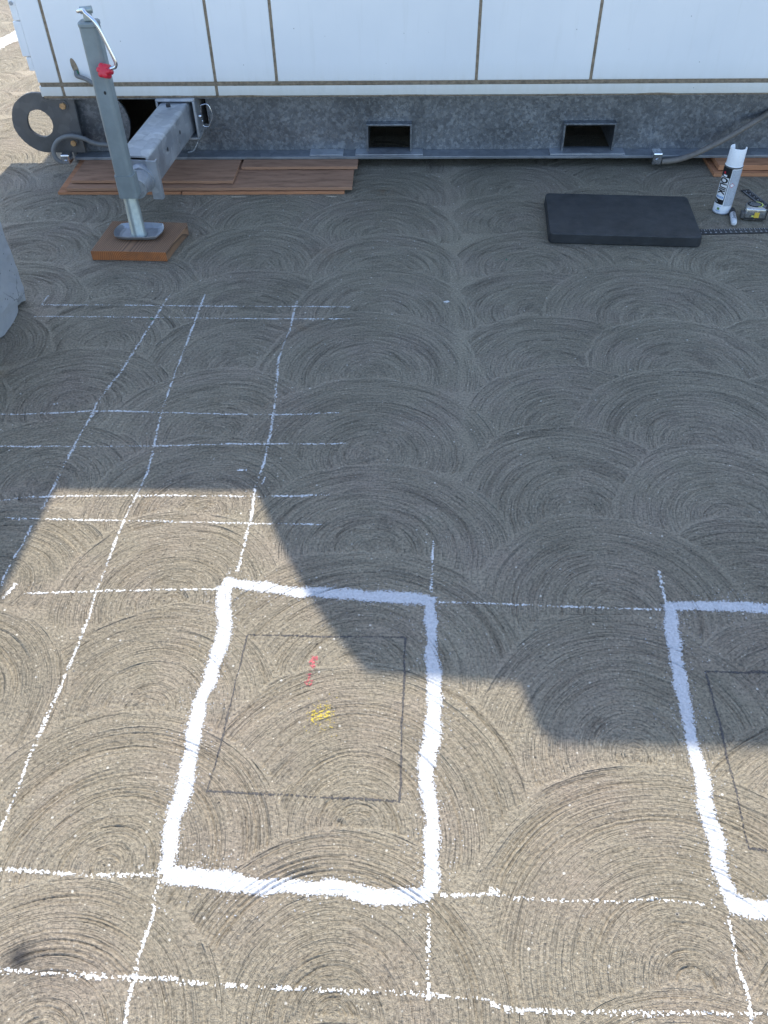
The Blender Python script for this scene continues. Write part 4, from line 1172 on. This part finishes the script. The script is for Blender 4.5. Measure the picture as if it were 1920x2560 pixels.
# hazard diamond
hb_ = bmesh.new()
for s, rr3, mt in ((.0095, .0008, 0), (.0068, .0010, 1)):
    vs = []
    for dx_, dz_ in ((s, 0), (0, s), (-s, 0), (0, -s)):
        t = math.radians(front + 24) + dx_ / CR
        vs.append(hb_.verts.new(((rl + rr3) * math.cos(t), (rl + rr3) * math.sin(t), .118 + dz_)))
    f = hb_.faces.new(vs); f.material_index = mt
hd = obj('hazard_diamond', hb_, 'redink', can)
hd.data.materials.append(M['white'])

# ------------------------------------------------------------------ marker pen
m0, m1 = gz(1835, 561, .011), gz(1830, 528, .011)
dv_ = (m1 - m0); Lm = dv_.length
ang = math.atan2(dv_.y, dv_.x)
mk = thing('marker_pen', 'grey marker pen with a black cap lying beside the tape measure', 'marker', (m0.x, m0.y, .0128), ang)
def xlathe(prof, seg=20):
    b = lathe(bmesh.new(), prof, seg)
    bmesh.ops.transform(b, matrix=Matrix.Rotation(math.pi / 2, 4, 'Y'), verts=b.verts[:])
    return b
obj('barrel', xlathe([(0, 0), (.0070, .001), (.0100, .006), (.0112, .014), (.0112, .086), (0, .086)]), 'greycap', mk, True)
obj('cap', xlathe([(0, .084), (.0114, .084), (.0118, .088), (.0108, .118), (.0076, .128), (0, .130)]), 'black', mk, True)
tx = wrap_text('Sharpie', .017, 0, 0, 0, 0, 'ink', mk, .0002, .25)
bmesh_t = bmesh.new(); bmesh_t.from_mesh(tx.data)
for v in bmesh_t.verts:
    a = v.co.y / .0115
    v.co = Vector((.050 + v.co.x, .0115 * math.sin(a), .0115 * math.cos(a)))
bmesh_t.to_mesh(tx.data); bmesh_t.free()

# ------------------------------------------------------------------ tape measure
T0 = gz(1886, 548)
tp = thing('tape_measure', 'chrome tape measure with a dark oval label and yellow sticker', 'tape measure', (1.336, 3.126, .0035), math.radians(-7))
tp.scale = (.80, .95, 1.0)
prof = [(-.044, -.036), (.040, -.036), (.046, -.030), (.046, .006), (.036, .028), (.014, .040), (-.016, .040), (-.036, .028), (-.046, .004), (-.048, -.028)]
pr2 = [tuple(v.xy) for v in spline([(a, b, 0) for a, b in prof + prof[:1]], 4)[:-1]]
cs = obj('case', prism(bmesh.new(), pr2, 'z', 0, .048, .006), 'tapechrome', tp, True)
cs2 = [(a * 1.012, b * 1.012) for a, b in pr2]
obj('rubber_band', prism(bmesh.new(), cs2, 'z', .0055, .012, .001), 'black', tp, True)
def ell(a, b, z, n=36, cy=0.0): return [(a * math.cos(t), cy + b * math.sin(t), z) for t in np.linspace(0, 2 * math.pi, n + 1)[:-1]]
b = bmesh.new(); b.faces.new([b.verts.new(p) for p in ell(.036, .0265, .0484, cy=.004)])
lb_ = obj('oval_label', b, 'tapedark', tp)
b = bmesh.new()
for (a0, a1) in ((-75, 75),):
    ts = np.radians(np.linspace(a0, a1, 20))
    i_v = [b.verts.new((.032 * math.cos(t), .004 + .0225 * math.sin(t), .0487)) for t in ts]; o_v = [b.verts.new((.0365 * math.cos(t), .004 + .027 * math.sin(t), .0487)) for t in ts]
    for k in range(19): b.faces.new((i_v[k], o_v[k], o_v[k + 1], i_v[k + 1]))
obj('lime_arc', b, 'lime', lb_)
b = bmesh.new()
for k, w in enumerate((.020, .026, .026, .019)):
    y = -.009 + k * .0085
    box(b, -w, w, y, y + .0011, .0485, .0488)
obj('label_bars', b, 'greycap', lb_)
b = boxm(-.004, .018, -.0395, -.0385, .013, .034); obj('yellow_sticker', b, 'yellow', tp)
b = boxm(-.016, -.006, -.0390, -.0382, .016, .021); obj('sticker_tab', b, 'lime', tp)
b = boxm(-.062, -.0470, -.034, -.006, .006, .028, .002); obj('tape_hook', b, 'mill', tp)
b = boxm(.0468, .056, -.030, .012, .002, .034, .003); obj('belt_clip', b, 'black', tp)
